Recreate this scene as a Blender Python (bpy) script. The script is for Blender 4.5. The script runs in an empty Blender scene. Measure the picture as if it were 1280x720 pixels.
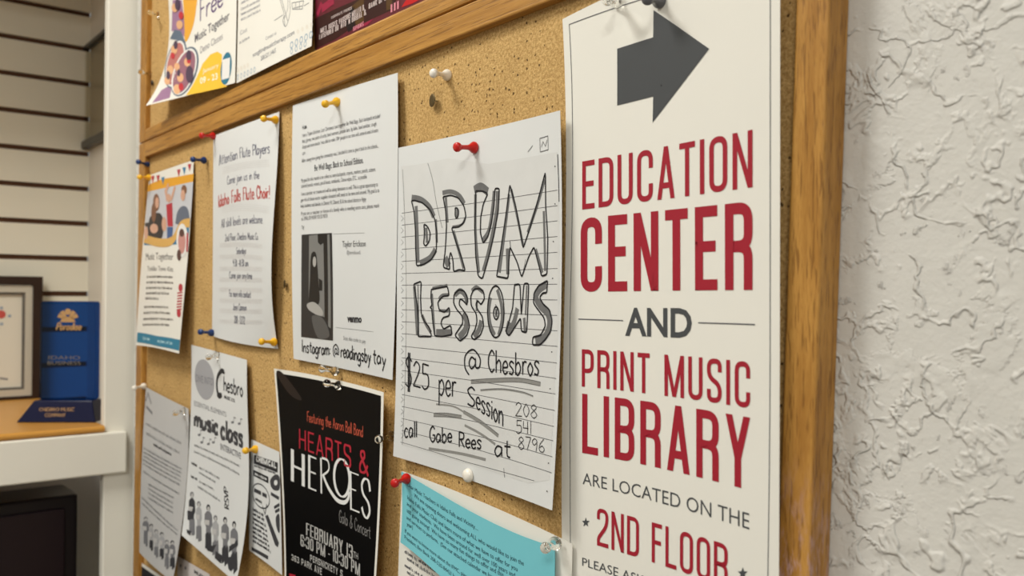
import bpy, bmesh, math, random
from mathutils import Vector, Matrix
random.seed(7)
SC = bpy.context.scene
COL = SC.collection
PI = math.pi
# ------------------------------------------------------------------ camera
FPX = 1106.0
CAM = Vector((0.0, -0.413, 1.5))
YAW = math.radians(39.1); PITCH = math.radians(0.57); ROLL = 0.006
F0 = Vector((-math.cos(YAW), math.sin(YAW), 0)); R0 = Vector((math.sin(YAW), math.cos(YAW), 0)); U0 = Vector((0, 0, 1))
FW = (F0 * math.cos(PITCH) + U0 * math.sin(PITCH)).normalized()
UP = (U0 * math.cos(PITCH) - F0 * math.sin(PITCH)).normalized()
RT = (R0 + UP * ROLL).normalized(); UP = (UP - R0 * ROLL).normalized()
cam = bpy.data.cameras.new('camera'); camo = bpy.data.objects.new('camera', cam); COL.objects.link(camo)
M3 = Matrix((RT, UP, -FW)).transposed()
camo.matrix_world = Matrix.Translation(CAM) @ M3.to_4x4()
cam.sensor_width = 36; cam.lens = 36 * FPX / 1280; cam.clip_start = 0.02
cam.dof.use_dof = True; cam.dof.focus_distance = 0.66; cam.dof.aperture_fstop = 9.5
SC.camera = camo
SC.view_settings.view_transform = 'Standard'; SC.view_settings.look = 'None'
SC.view_settings.exposure = 0.0; SC.view_settings.gamma = 1.0; SC.view_settings.use_curve_mapping = False
# ------------------------------------------------------------------ world and lamps
wd = bpy.data.worlds.new('world'); SC.world = wd; wd.use_nodes = True
wd.node_tree.nodes['Background'].inputs[0].default_value = (1.0, 0.985, 0.94, 1)
wd.node_tree.nodes['Background'].inputs[1].default_value = 0.27
def area(name, loc, sx, sy, power, col=(1, 0.988, 0.925)):
    l = bpy.data.lights.new(name, 'AREA'); l.shape = 'RECTANGLE'; l.size = sx; l.size_y = sy; l.energy = power; l.color = col
    o = bpy.data.objects.new(name, l); COL.objects.link(o); o.location = loc; return o
area('ceiling_or_fill_light', (-0.95, -0.85, 2.70), 0.5, 0.5, 23)
area('ceiling_or_fill_light', (0.30, -2.2, 2.70), 0.6, 0.6, 7)  # added fill towards the alcove, no known fixture
area('ceiling_or_fill_light', (1.25, -1.8, 2.70), 0.6, 0.6, 50)  # added fill that brightens the alcove slats, no known fixture
area('ceiling_or_fill_light', (-0.8, -3.4, 2.70), 0.6, 1.2, 12)  # added soft fill from further back, no known fixture

# ------------------------------------------------------------------ pixel helpers (frame 1280x720)
def ray(px, py):
    return FW + RT * ((px - 640) / FPX) + UP * ((360 - py) / FPX)
def at(px, py, h=0.0):            # point on the plane h in front of the cork
    d = ray(px, py); t = (-h - CAM.y) / d.y; return CAM + d * t
def atX(px, py, X):
    d = ray(px, py); return CAM + d * ((X - CAM.x) / d.x)
def atZ(px, py, Z):
    d = ray(px, py); return CAM + d * ((Z - CAM.z) / d.z)
def proj(p):
    v = p - CAM; z = v.dot(FW)
    return 640 + FPX * v.dot(RT) / z, 360 - FPX * v.dot(UP) / z

# ------------------------------------------------------------------ materials
def lin(c):
    c = c / 255.0
    return c / 12.92 if c <= 0.04045 else ((c + 0.055) / 1.055) ** 2.4
def rgb(r, g, b): return (lin(r), lin(g), lin(b), 1)
MATS = {}
def mat(name, col, rough=0.6, metal=0.0, spec=0.3, noise=0.0, nscale=40.0, bump=0.0):
    if name in MATS: return MATS[name]
    m = bpy.data.materials.new(name); m.use_nodes = True
    nt = m.node_tree; b = nt.nodes['Principled BSDF']
    b.inputs['Base Color'].default_value = rgb(*col); b.inputs['Roughness'].default_value = rough
    b.inputs['Metallic'].default_value = metal; b.inputs['Specular IOR Level'].default_value = spec
    if noise or bump:
        tc = nt.nodes.new('ShaderNodeTexCoord'); n = nt.nodes.new('ShaderNodeTexNoise')
        n.inputs['Scale'].default_value = nscale; n.inputs['Detail'].default_value = 5
        nt.links.new(tc.outputs['Object'], n.inputs['Vector'])
        if noise:
            mx = nt.nodes.new('ShaderNodeMixRGB')
            c = rgb(*col); k = 1 - noise
            mx.inputs[1].default_value = (c[0] * k, c[1] * k, c[2] * k, 1); mx.inputs[2].default_value = c
            nt.links.new(n.outputs['Fac'], mx.inputs[0]); nt.links.new(mx.outputs[0], b.inputs['Base Color'])
        if bump:
            bp = nt.nodes.new('ShaderNodeBump'); bp.inputs['Strength'].default_value = bump; bp.inputs['Distance'].default_value = 0.001
            nt.links.new(n.outputs['Fac'], bp.inputs['Height']); nt.links.new(bp.outputs[0], b.inputs['Normal'])
    MATS[name] = m; return m
def node(nt, typ, **kw):
    n = nt.nodes.new(typ)
    for k, v in kw.items(): setattr(n, k, v)
    return n
def vmath(nt, op, a, b=None, clamp=False):
    n = nt.nodes.new('ShaderNodeMath'); n.operation = op; n.use_clamp = clamp
    for i, x in enumerate((a, b)):
        if x is None: continue
        if isinstance(x, (int, float)): n.inputs[i].default_value = x
        else: nt.links.new(x, n.inputs[i])
    return n.outputs[0]
def sstep(nt, x, lo, hi):
    n = nt.nodes.new('ShaderNodeMapRange'); n.interpolation_type = 'SMOOTHSTEP'
    n.inputs['From Min'].default_value = lo; n.inputs['From Max'].default_value = hi
    nt.links.new(x, n.inputs['Value']); return n.outputs['Result']
def noise_tex(nt, vec, scale, detail=4, rough=0.5, scl=None, dist=0.0):
    if scl is not None:
        mp = nt.nodes.new('ShaderNodeMapping'); mp.inputs['Scale'].default_value = scl
        nt.links.new(vec, mp.inputs['Vector']); vec = mp.outputs[0]
    n = nt.nodes.new('ShaderNodeTexNoise'); n.inputs['Scale'].default_value = scale
    n.inputs['Detail'].default_value = detail; n.inputs['Roughness'].default_value = rough
    n.inputs['Distortion'].default_value = dist
    nt.links.new(vec, n.inputs['Vector']); return n.outputs['Fac']
def mixc(nt, fac, a, b):
    m = nt.nodes.new('ShaderNodeMixRGB')
    for i, x in ((1, a), (2, b)):
        if isinstance(x, tuple): m.inputs[i].default_value = x
        else: nt.links.new(x, m.inputs[i])
    if isinstance(fac, (int, float)): m.inputs[0].default_value = fac
    else: nt.links.new(fac, m.inputs[0])
    return m.outputs[0]
def newmat(name):
    m = bpy.data.materials.new(name); m.use_nodes = True; nt = m.node_tree
    tc = nt.nodes.new('ShaderNodeTexCoord')
    return m, nt, nt.nodes['Principled BSDF'], tc.outputs['Object']
def bumpn(nt, b, height, strength, dist):
    bp = nt.nodes.new('ShaderNodeBump'); bp.inputs['Strength'].default_value = strength; bp.inputs['Distance'].default_value = dist
    nt.links.new(height, bp.inputs['Height']); nt.links.new(bp.outputs[0], b.inputs['Normal'])

def oak(name, axis, scuff=None, stretch=1.0):
    m, nt, b, v = newmat(name)
    long_, acr = 1.0 / stretch, 14.0
    s = [acr] * 3; s[axis] = long_
    g = noise_tex(nt, v, 9, 6, 0.6, tuple(s), 0.6)
    p = [13.0] * 3; p[axis] = 1.0 / stretch
    pore = noise_tex(nt, v, 55, 2, 0.5, tuple(p))
    pm = sstep(nt, pore, 0.55, 0.64)
    fine = noise_tex(nt, v, 160, 2, 0.5, tuple(p))
    c = mixc(nt, sstep(nt, g, 0.3, 0.7), rgb(160, 112, 48), rgb(192, 142, 70))
    c = mixc(nt, vmath(nt, 'MULTIPLY', sstep(nt, fine, 0.45, 0.7), 0.45), c, rgb(150, 98, 40))
    c = mixc(nt, vmath(nt, 'MULTIPLY', pm, 0.55), c, rgb(104, 64, 22))
    if scuff:
        sep = nt.nodes.new('ShaderNodeSeparateXYZ'); nt.links.new(v, sep.inputs[0])
        zz = sstep(nt, sep.outputs[2], scuff, scuff - 0.09)
        q = [4.0] * 3; q[axis] = 1.0
        sn = noise_tex(nt, v, 70, 5, 0.7, tuple(q))
        c = mixc(nt, vmath(nt, 'MULTIPLY', vmath(nt, 'MULTIPLY', zz, sstep(nt, sn, 0.46, 0.66)), 0.75), c, rgb(190, 158, 160))
    nt.links.new(c, b.inputs['Base Color']); b.inputs['Roughness'].default_value = 0.38; b.inputs['Specular IOR Level'].default_value = 0.35
    bumpn(nt, b, vmath(nt, 'SUBTRACT', g, pm), 0.25, 0.0006)
    return m
OAK_X = oak('oak_along_rail', 0, None, 2.6); OAK_Z = oak('oak_along_stile', 2)
OAK_W = oak('oak_worn_stile', 2, at(1000, 545, 0.008).z)

def cork():
    m, nt, b, v = newmat('cork')
    n1 = noise_tex(nt, v, 420, 4, 0.7); n2 = noise_tex(nt, v, 30, 3, 0.5); n3 = noise_tex(nt, v, 1100, 2, 0.6)
    c = mixc(nt, sstep(nt, n1, 0.3, 0.7), rgb(166, 128, 73), rgb(220, 183, 122))
    c = mixc(nt, vmath(nt, 'MULTIPLY', sstep(nt, n3, 0.45, 0.8), 0.5), c, rgb(230, 198, 142))
    c = mixc(nt, vmath(nt, 'MULTIPLY', sstep(nt, n2, 0.35, 0.75), 0.22), c, rgb(160, 124, 72))
    vo = nt.nodes.new('ShaderNodeTexVoronoi'); vo.inputs['Scale'].default_value = 210
    wob = nt.nodes.new('ShaderNodeTexNoise'); wob.inputs['Scale'].default_value = 500
    nt.links.new(v, wob.inputs['Vector'])
    ad = nt.nodes.new('ShaderNodeVectorMath'); ad.operation = 'MULTIPLY_ADD'
    ad.inputs[1].default_value = (0.003, 0.003, 0.003)
    nt.links.new(wob.outputs['Color'], ad.inputs[0]); nt.links.new(v, ad.inputs[2])
    nt.links.new(ad.outputs[0], vo.inputs['Vector'])
    sp = sstep(nt, vo.outputs['Distance'], 0.24, 0.15)
    sepc = nt.nodes.new('ShaderNodeSeparateColor'); nt.links.new(vo.outputs['Color'], sepc.inputs[0])
    sel = vmath(nt, 'GREATER_THAN', vmath(nt, 'MULTIPLY', sepc.outputs[0], sstep(nt, noise_tex(nt, v, 14, 2), 0.15, 0.60)), 0.50)
    spot = vmath(nt, 'MULTIPLY', sp, sel)
    c = mixc(nt, vmath(nt, 'MULTIPLY', spot, 0.85), c, rgb(66, 42, 20))
    nt.links.new(c, b.inputs['Base Color']); b.inputs['Roughness'].default_value = 0.85; b.inputs['Specular IOR Level'].default_value = 0.15
    hh = vmath(nt, 'SUBTRACT', n1, spot)
    bumpn(nt, b, hh, 0.7, 0.0014)
    return m
CORK = cork()

def plaster():
    m, nt, b, v = newmat('knockdown_plaster')
    def edges(scale, t, seed, soft, dist=0.9):
        mp = nt.nodes.new('ShaderNodeMapping'); mp.inputs['Location'].default_value = (seed, seed * 1.7, seed * .3)
        nt.links.new(v, mp.inputs['Vector'])
        n = noise_tex(nt, mp.outputs[0], scale, 6, 0.62, None, dist)
        return sstep(nt, n, t, t + soft)
    def patch(scale, seed, lo, hi):
        mp = nt.nodes.new('ShaderNodeMapping'); mp.inputs['Location'].default_value = (seed, seed, seed)
        nt.links.new(v, mp.inputs['Vector'])
        return sstep(nt, noise_tex(nt, mp.outputs[0], scale, 3), lo, hi)
    mul = lambda a, c: vmath(nt, 'MULTIPLY', a, c)
    def ridge(scale, seed, w, dist=0.5, det=3):
        mp = nt.nodes.new('ShaderNodeMapping'); mp.inputs['Location'].default_value = (seed, seed * .6, seed * 2.1)
        nt.links.new(v, mp.inputs['Vector'])
        n = noise_tex(nt, mp.outputs[0], scale, det, 0.5, None, dist)
        return sstep(nt, vmath(nt, 'ABSOLUTE', vmath(nt, 'SUBTRACT', n, 0.5)), w, w * .15)
    h = mul(mul(ridge(17, 2.3, 0.016, 0.3, 4), patch(34, 6.1, 0.50, 0.58)), 1.0)
    h = vmath(nt, 'ADD', h, mul(mul(ridge(24, 5.9, 0.022, 0.3, 4), patch(40, 3.3, 0.50, 0.58)), 0.9))
    h = vmath(nt, 'ADD', h, mul(mul(ridge(40, 8.8, 0.040, 0.3, 4), patch(22, 9.2, 0.49, 0.58)), 0.8))
    h = vmath(nt, 'ADD', h, mul(mul(edges(21, 0.52, 0.0, 0.035, 0.3), patch(30, 1.3, 0.44, 0.60)), 0.6))
    h = vmath(nt, 'ADD', h, mul(mul(edges(80, 0.58, 7.7, 0.10, 0.3), patch(20, 4.4, 0.47, 0.58)), 0.9))
    fine = noise_tex(nt, v, 260, 4, 0.65); fine2 = noise_tex(nt, v, 60, 3, 0.5)
    h = vmath(nt, 'ADD', h, vmath(nt, 'ADD', mul(fine, 0.46), mul(fine2, 0.35)))
    bumpn(nt, b, h, 0.85, 0.0013)
    c = mixc(nt, fine2, rgb(204, 201, 194), rgb(214, 211, 204))
    nt.links.new(c, b.inputs['Base Color']); b.inputs['Roughness'].default_value = 0.5; b.inputs['Specular IOR Level'].default_value = 0.35
    return m
PLASTER = plaster()
PAPER = mat('white_paper', (229, 226, 217), 0.65, 0, 0.25, 0.03, 25)
PAPER_COOL = mat('copier_paper', (216, 217, 216), 0.65, 0, 0.25, 0.03, 25)
PAPER_GREY = mat('grey_paper', (190, 189, 188), 0.65, 0, 0.25, 0.04, 25)
PHOTOCOPY = mat('photocopied_grey', (214, 214, 212), 0.65, 0, 0.2, 0.10, 60)
TEAL = mat('teal_paper', (112, 186, 196), 0.65, 0, 0.25, 0.05, 30)
WHITEP = mat('white_paint', (236, 232, 220), 0.45, 0, 0.35, 0.04, 12, 0.1)
SLATM = mat('cream_slat', (236, 230, 212), 0.5, 0, 0.3, 0.04, 12)
GROOVE = mat('slat_groove_brown', (92, 60, 40), 0.7)
BLACKINK = mat('black_ink', (30, 30, 32), 0.6)
def ink(name, col, rough=0.6, **k): return mat('ink_' + name, col, rough, 0, 0.25, **k)

# ------------------------------------------------------------------ object helpers
def tag(o, label=None, cat=None, group=None, kind=None):
    if label: o['label'] = label
    if cat: o['category'] = cat
    if group: o['group'] = group
    if kind: o['kind'] = kind
    return o
def link(name, bm, m, parent=None, smooth=False):
    me = bpy.data.meshes.new(name); bm.normal_update(); bm.to_mesh(me); bm.free()
    me.materials.append(m)
    if smooth:
        for p in me.polygons: p.use_smooth = True
    o = bpy.data.objects.new(name, me); COL.objects.link(o)
    if parent is not None: o.parent = parent
    return o
def empty(name, loc=(0, 0, 0)):
    o = bpy.data.objects.new(name, None); COL.objects.link(o); o.location = loc; o.empty_display_size = 0.02
    bpy.context.view_layer.update(); return o
def hexa(bm, p):                   # 8 points: bottom ring of 4, top ring of 4
    v = [bm.verts.new(q) for q in p]
    for f in ((3, 2, 1, 0), (4, 5, 6, 7), (0, 1, 5, 4), (1, 2, 6, 5), (2, 3, 7, 6), (3, 0, 4, 7)):
        bm.faces.new([v[i] for i in f])
def box(bm, x0, x1, y0, y1, z0, z1):
    hexa(bm, [(x0, y0, z0), (x1, y0, z0), (x1, y1, z0), (x0, y1, z0), (x0, y0, z1), (x1, y0, z1), (x1, y1, z1), (x0, y1, z1)])
def bevel(bm, w, seg=2):
    bmesh.ops.recalc_face_normals(bm, faces=bm.faces)
    bmesh.ops.bevel(bm, geom=list(bm.edges), offset=w, segments=seg, affect='EDGES', profile=0.5)
def boxo(name, m, dims, parent=None, bv=0.0):
    bm = bmesh.new(); box(bm, *dims)
    bmesh.ops.recalc_face_normals(bm, faces=bm.faces)
    if bv: bevel(bm, bv)
    return link(name, bm, m, parent)
def lathe(bm, prof, M, n=24):
    rings = []
    for r, z in prof:
        if r < 1e-6: rings.append([bm.verts.new(M @ Vector((0, 0, z)))])
        else: rings.append([bm.verts.new(M @ Vector((r * math.cos(2 * PI * k / n), r * math.sin(2 * PI * k / n), z))) for k in range(n)])
    for a, b in zip(rings, rings[1:]):
        for k in range(n):
            k2 = (k + 1) % n
            if len(a) == 1 and len(b) == 1: continue
            if len(a) == 1: bm.faces.new((a[0], b[k], b[k2]))
            elif len(b) == 1: bm.faces.new((a[k], b[0], a[k2]))
            else: bm.faces.new((a[k], b[k], b[k2], a[k2]))
    bmesh.ops.recalc_face_normals(bm, faces=bm.faces)

# ------------------------------------------------------------------ sheets of paper
def lag(ts, t):
    out = []
    for i, ti in enumerate(ts):
        w = 1.0
        for j, tj in enumerate(ts):
            if j != i: w *= (t - tj) / (ti - tj)
        out.append(w)
    return out
class Sheet:
    def __init__(s, name, m, ctrl, label, cat, nu=36, nv=44, back=None):
        P = [[at(*q) for q in row] for row in ctrl]
        nr, nc = len(P), len(P[0]); s.P = P
        def params(chains):
            acc = [0.0] * len(chains[0])
            for ch in chains:
                d = [0.0]
                for a, b in zip(ch, ch[1:]): d.append(d[-1] + (b - a).length)
                for i, x in enumerate(d): acc[i] += x
            L = acc[-1] / len(chains)
            return [a / acc[-1] for a in acc], L
        s.us, s.W = params(P)
        s.vs, s.H = params([[P[r][c] for r in range(nr)] for c in range(nc)])
        bm = bmesh.new()
        fr = [[bm.verts.new(s.uv(i / nu, j / nv)) for i in range(nu + 1)] for j in range(nv + 1)]
        bk = [[bm.verts.new(s.uv(i / nu, j / nv) + Vector((0, 0.00025, 0))) for i in range(nu + 1)] for j in range(nv + 1)]
        for j in range(nv):
            for i in range(nu):
                bm.faces.new((fr[j][i], fr[j + 1][i], fr[j + 1][i + 1], fr[j][i + 1]))
                bm.faces.new((bk[j][i], bk[j][i + 1], bk[j + 1][i + 1], bk[j + 1][i]))
        for i in range(nu):
            bm.faces.new((fr[0][i], fr[0][i + 1], bk[0][i + 1], bk[0][i])); bm.faces.new((fr[nv][i + 1], fr[nv][i], bk[nv][i], bk[nv][i + 1]))
        for j in range(nv):
            bm.faces.new((fr[j + 1][0], fr[j][0], bk[j][0], bk[j + 1][0])); bm.faces.new((fr[j][nu], fr[j + 1][nu], bk[j + 1][nu], bk[j][nu]))
        bmesh.ops.recalc_face_normals(bm, faces=bm.faces)
        for q in bm.edges:
            if len(q.link_faces) == 2 and q.calc_face_angle() > 0.7: q.smooth = False
        s.o = link(name, bm, m, None, True); tag(s.o, label, cat)
        s.inks = {}
    def uv(s, u, v):
        a, b = lag(s.us, u), lag(s.vs, v); p = Vector((0, 0, 0))
        for r, wr in enumerate(b):
            for c, wc in enumerate(a): p += s.P[r][c] * (wr * wc)
        return p
    def pt(s, a, b, off=0.0):      # paper metres -> space
        u, v = a / s.W, b / s.H; p = s.uv(u, v)
        if off:
            du = s.uv(u + 1e-3, v) - p; dv = s.uv(u, v + 1e-3) - p
            n = dv.cross(du).normalized()
            if n.y > 0: n = -n
            p = p + n * off
        return p
    def px(s, x, y):               # photo pixel -> paper metres
        u, v = 0.5, 0.5
        for _ in range(12):
            x0, y0 = proj(s.uv(u, v)); e = 1e-4
            xu, yu = proj(s.uv(u + e, v)); xv, yv = proj(s.uv(u, v + e))
            a, b, c, d = (xu - x0) / e, (xv - x0) / e, (yu - y0) / e, (yv - y0) / e
            det = a * d - b * c
            if abs(det) < 1e-9: break
            rx, ry = x - x0, y - y0
            su, sv = (d * rx - b * ry) / det, (a * ry - c * rx) / det
            u += max(-.4, min(.4, su)); v += max(-.4, min(.4, sv))
            if abs(su) + abs(sv) < 1e-6: break
        return (u * s.W, v * s.H)
    def pxs(s, pts): return [s.px(*p) for p in pts]
    def ink(s, part, m, layer=1, solo=False):
        k = (part, m.name, layer, len(s.inks) if solo else -1)
        if k not in s.inks: s.inks[k] = Ink(s, part, m, layer)
        return s.inks[k]
    def done(s):                   # one mesh per printed part, its colours as material slots
        groups = {}
        for k, ik in s.inks.items(): groups.setdefault((k[0], k[3]), []).append(ik)
        for (part, _), iks in groups.items():
            vs, fs, mi, ms = [], [], [], []
            for ik in iks:
                r = ik.flush()
                if not r: continue
                if ik.m not in ms: ms.append(ik.m)
                o = len(vs); vs += r[0]; fs += [[q + o for q in f] for f in r[1]]; mi += [ms.index(ik.m)] * len(r[1])
            if not fs: continue
            me = bpy.data.meshes.new(part); me.from_pydata(vs, [], fs)
            for m in ms: me.materials.append(m)
            me.polygons.foreach_set('material_index', mi); me.update()
            o = bpy.data.objects.new(part, me); COL.objects.link(o); o.parent = s.o

def resample(pts, step):
    out = [pts[0]]
    for a, b in zip(pts, pts[1:]):
        L = math.hypot(b[0] - a[0], b[1] - a[1]); n = max(1, int(L / step))
        for i in range(1, n + 1): out.append((a[0] + (b[0] - a[0]) * i / n, a[1] + (b[1] - a[1]) * i / n))
    return out
def catmull(pts, n=6, closed=False):
    if len(pts) < 3: return list(pts)
    P = list(pts)
    if closed: P = [P[-1]] + P + [P[0], P[1]]
    else: P = [P[0]] + P + [P[-1]]
    out = []
    for i in range(1, len(P) - 2):
        p0, p1, p2, p3 = P[i - 1], P[i], P[i + 1], P[i + 2]
        for k in range(n):
            t = k / n; r = []
            for d in (0, 1):
                r.append(0.5 * (2 * p1[d] + (p2[d] - p0[d]) * t + (2 * p0[d] - 5 * p1[d] + 4 * p2[d] - p3[d]) * t * t + (3 * p1[d] - p0[d] - 3 * p2[d] + p3[d]) * t ** 3))
            out.append(tuple(r))
    out.append(P[-2])
    return out
class Ink:
    def __init__(s, sh, part, m, layer):
        s.sh, s.part, s.m, s.layer = sh, part, m, layer; s.bm = bmesh.new()
    def ribbon(s, pts, w, closed=False, w2=None):   # paper metres; w2 = width of horizontal runs
        pts = [p for i, p in enumerate(pts) if i == 0 or math.hypot(p[0] - pts[i - 1][0], p[1] - pts[i - 1][1]) > 1e-7]
        if len(pts) < 2: return
        if closed: pts = pts + [pts[0]]
        pts = resample(pts, 0.006); n = len(pts)
        L, R = [], []
        for i, p in enumerate(pts):
            a = pts[i - 1] if i else (pts[-2] if closed else None)
            b = pts[i + 1] if i < n - 1 else (pts[1] if closed else None)
            d1 = None if a is None else ((p[0] - a[0]), (p[1] - a[1])); d2 = None if b is None else ((b[0] - p[0]), (b[1] - p[1]))
            def nz(d):
                l = math.hypot(*d) or 1; return (d[0] / l, d[1] / l)
            d1 = nz(d1) if d1 else None; d2 = nz(d2) if d2 else None
            d1 = d1 or d2; d2 = d2 or d1
            t = nz((d1[0] + d2[0], d1[1] + d2[1])) if (abs(d1[0] + d2[0]) + abs(d1[1] + d2[1])) > 1e-6 else d1
            c = max(0.6, t[0] * d1[0] + t[1] * d1[1])
            ww = w if w2 is None else w * abs(t[1]) + w2 * abs(t[0])
            k = ww / 2 / c
            L.append((p[0] - t[1] * k, p[1] + t[0] * k)); R.append((p[0] + t[1] * k, p[1] - t[0] * k))
        vl = [s.bm.verts.new((q[0], q[1], 0)) for q in L]; vr = [s.bm.verts.new((q[0], q[1], 0)) for q in R]
        for i in range(n - 1): s.bm.faces.new((vl[i], vl[i + 1], vr[i + 1], vr[i]))
    def poly(s, pts):
        pts = [p for i, p in enumerate(pts) if i == 0 or p != pts[i - 1]]
        v = [s.bm.verts.new((p[0], p[1], 0)) for p in pts]
        f = s.bm.faces.new(v)
        if len(pts) > 4: bmesh.ops.triangulate(s.bm, faces=[f])
    def ring(s, cx, cy, rx, ry, ix, iy, n=40):
        a = [(cx + rx * math.cos(2 * PI * k / n), cy + ry * math.sin(2 * PI * k / n)) for k in range(n)]
        b = [(cx + ix * math.cos(2 * PI * k / n), cy + iy * math.sin(2 * PI * k / n)) for k in range(n)]
        va = [s.bm.verts.new((*p, 0)) for p in a]; vb = [s.bm.verts.new((*p, 0)) for p in b]
        for k in range(n): s.bm.faces.new((va[k], va[(k + 1) % n], vb[(k + 1) % n], vb[k]))
    # pixel versions
    def line(s, pts, w, smooth=False, closed=False):
        q = s.sh.pxs(pts); s.ribbon(catmull(q, 6, closed) if smooth else q, w, closed and not smooth)
    def fill(s, pts, smooth=False):
        if smooth: pts = catmull(pts, 5, True)[:-1]
        s.poly(s.sh.pxs(pts))
    def ell(s, cx, cy, rx, ry, rot=0.0, n=28):
        c, sn = math.cos(rot), math.sin(rot)
        s.fill([(cx + rx * math.cos(t) * c - ry * math.sin(t) * sn, cy + rx * math.cos(t) * sn + ry * math.sin(t) * c) for t in [2 * PI * k / n for k in range(n)]])
    def flush(s):
        if not s.bm.faces: s.bm.free(); return None
        xs = [v.co.x for v in s.bm.verts]; ys = [v.co.y for v in s.bm.verts]
        big = [f for f in s.bm.faces if f.calc_area() > 1.2e-4]
        if big:
            for ax, lo, hi in ((0, min(xs), max(xs)), (1, min(ys), max(ys))):
                k = math.ceil(lo / 0.009) * 0.009
                while k < hi:
                    co = Vector((k, 0, 0)) if ax == 0 else Vector((0, k, 0)); no = Vector((1, 0, 0)) if ax == 0 else Vector((0, 1, 0))
                    fs = [f for f in s.bm.faces if f.calc_area() > 3e-5]
                    ge = set(fs)
                    for f in fs: ge.update(f.edges); ge.update(f.verts)
                    bmesh.ops.bisect_plane(s.bm, geom=list(ge), plane_co=co, plane_no=no, dist=1e-7)
                    k += 0.009
        off = 0.00012 + 0.00010 * s.layer
        for v in s.bm.verts: v.co = s.sh.pt(v.co.x, v.co.y, off)
        s.bm.normal_update()
        for f in s.bm.faces:
            if f.normal.y > 0: f.normal_flip()
        s.bm.verts.index_update(); r = ([tuple(v.co) for v in s.bm.verts], [[v.index for v in f.verts] for f in s.bm.faces]); s.bm.free(); return r

# ------------------------------------------------------------------ lettering
_fc = {}
def font_mesh(txt, bold=0.0, shear=0.0):
    k = (txt, bold, shear)
    if k in _fc: return _fc[k]
    cu = bpy.data.curves.new('t', 'FONT'); cu.body = txt; cu.size = 1.0; cu.offset = bold; cu.shear = shear; cu.resolution_u = 3
    o = bpy.data.objects.new('t', cu); COL.objects.link(o)
    bpy.context.view_layer.update()
    me = o.evaluated_get(bpy.context.evaluated_depsgraph_get()).to_mesh()
    vs = [(v.co.x, v.co.y) for v in me.vertices]; fs = [tuple(p.vertices) for p in me.polygons]
    bpy.data.objects.remove(o); bpy.data.curves.remove(cu)
    _fc[k] = (vs, fs); return _fc[k]
CAPH = max(v[1] for v in font_mesh('H')[0])
class Frame2:                       # maps (x in 0..1 along the line, y in cap heights) to paper metres
    def __init__(s, sh, p0, p1, h0, h1=None, up=(0, -1)):
        h1 = h0 if h1 is None else h1
        s.a = sh.px(*p0); s.b = sh.px(*p1)
        ua = sh.px(p0[0] + up[0] * h0, p0[1] + up[1] * h0); ub = sh.px(p1[0] + up[0] * h1, p1[1] + up[1] * h1)
        s.ua = (ua[0] - s.a[0], ua[1] - s.a[1]); s.ub = (ub[0] - s.b[0], ub[1] - s.b[1])
        s.W = math.hypot(s.b[0] - s.a[0], s.b[1] - s.a[1]); s.H = (math.hypot(*s.ua) + math.hypot(*s.ub)) / 2
    def __call__(s, x, y):
        ux = s.ua[0] * (1 - x) + s.ub[0] * x; uy = s.ua[1] * (1 - x) + s.ub[1] * x
        return (s.a[0] + (s.b[0] - s.a[0]) * x + ux * y, s.a[1] + (s.b[1] - s.a[1]) * x + uy * y)
def typed(ik, txt, p0, p1, h0, h1=None, bold=0.0, shear=0.0):
    vs, fs = font_mesh(txt, bold, shear)
    if not vs: return
    T = Frame2(ik.sh, p0, p1, h0, h1)
    x0 = min(v[0] for v in vs); x1 = max(v[0] for v in vs)
    vv = []
    for v in vs:
        q = T((v[0] - x0) / (x1 - x0), v[1] / CAPH); vv.append(ik.bm.verts.new((q[0], q[1], 0)))
    for f in fs:
        try: ik.bm.faces.new([vv[i] for i in f])
        except ValueError: pass
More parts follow.
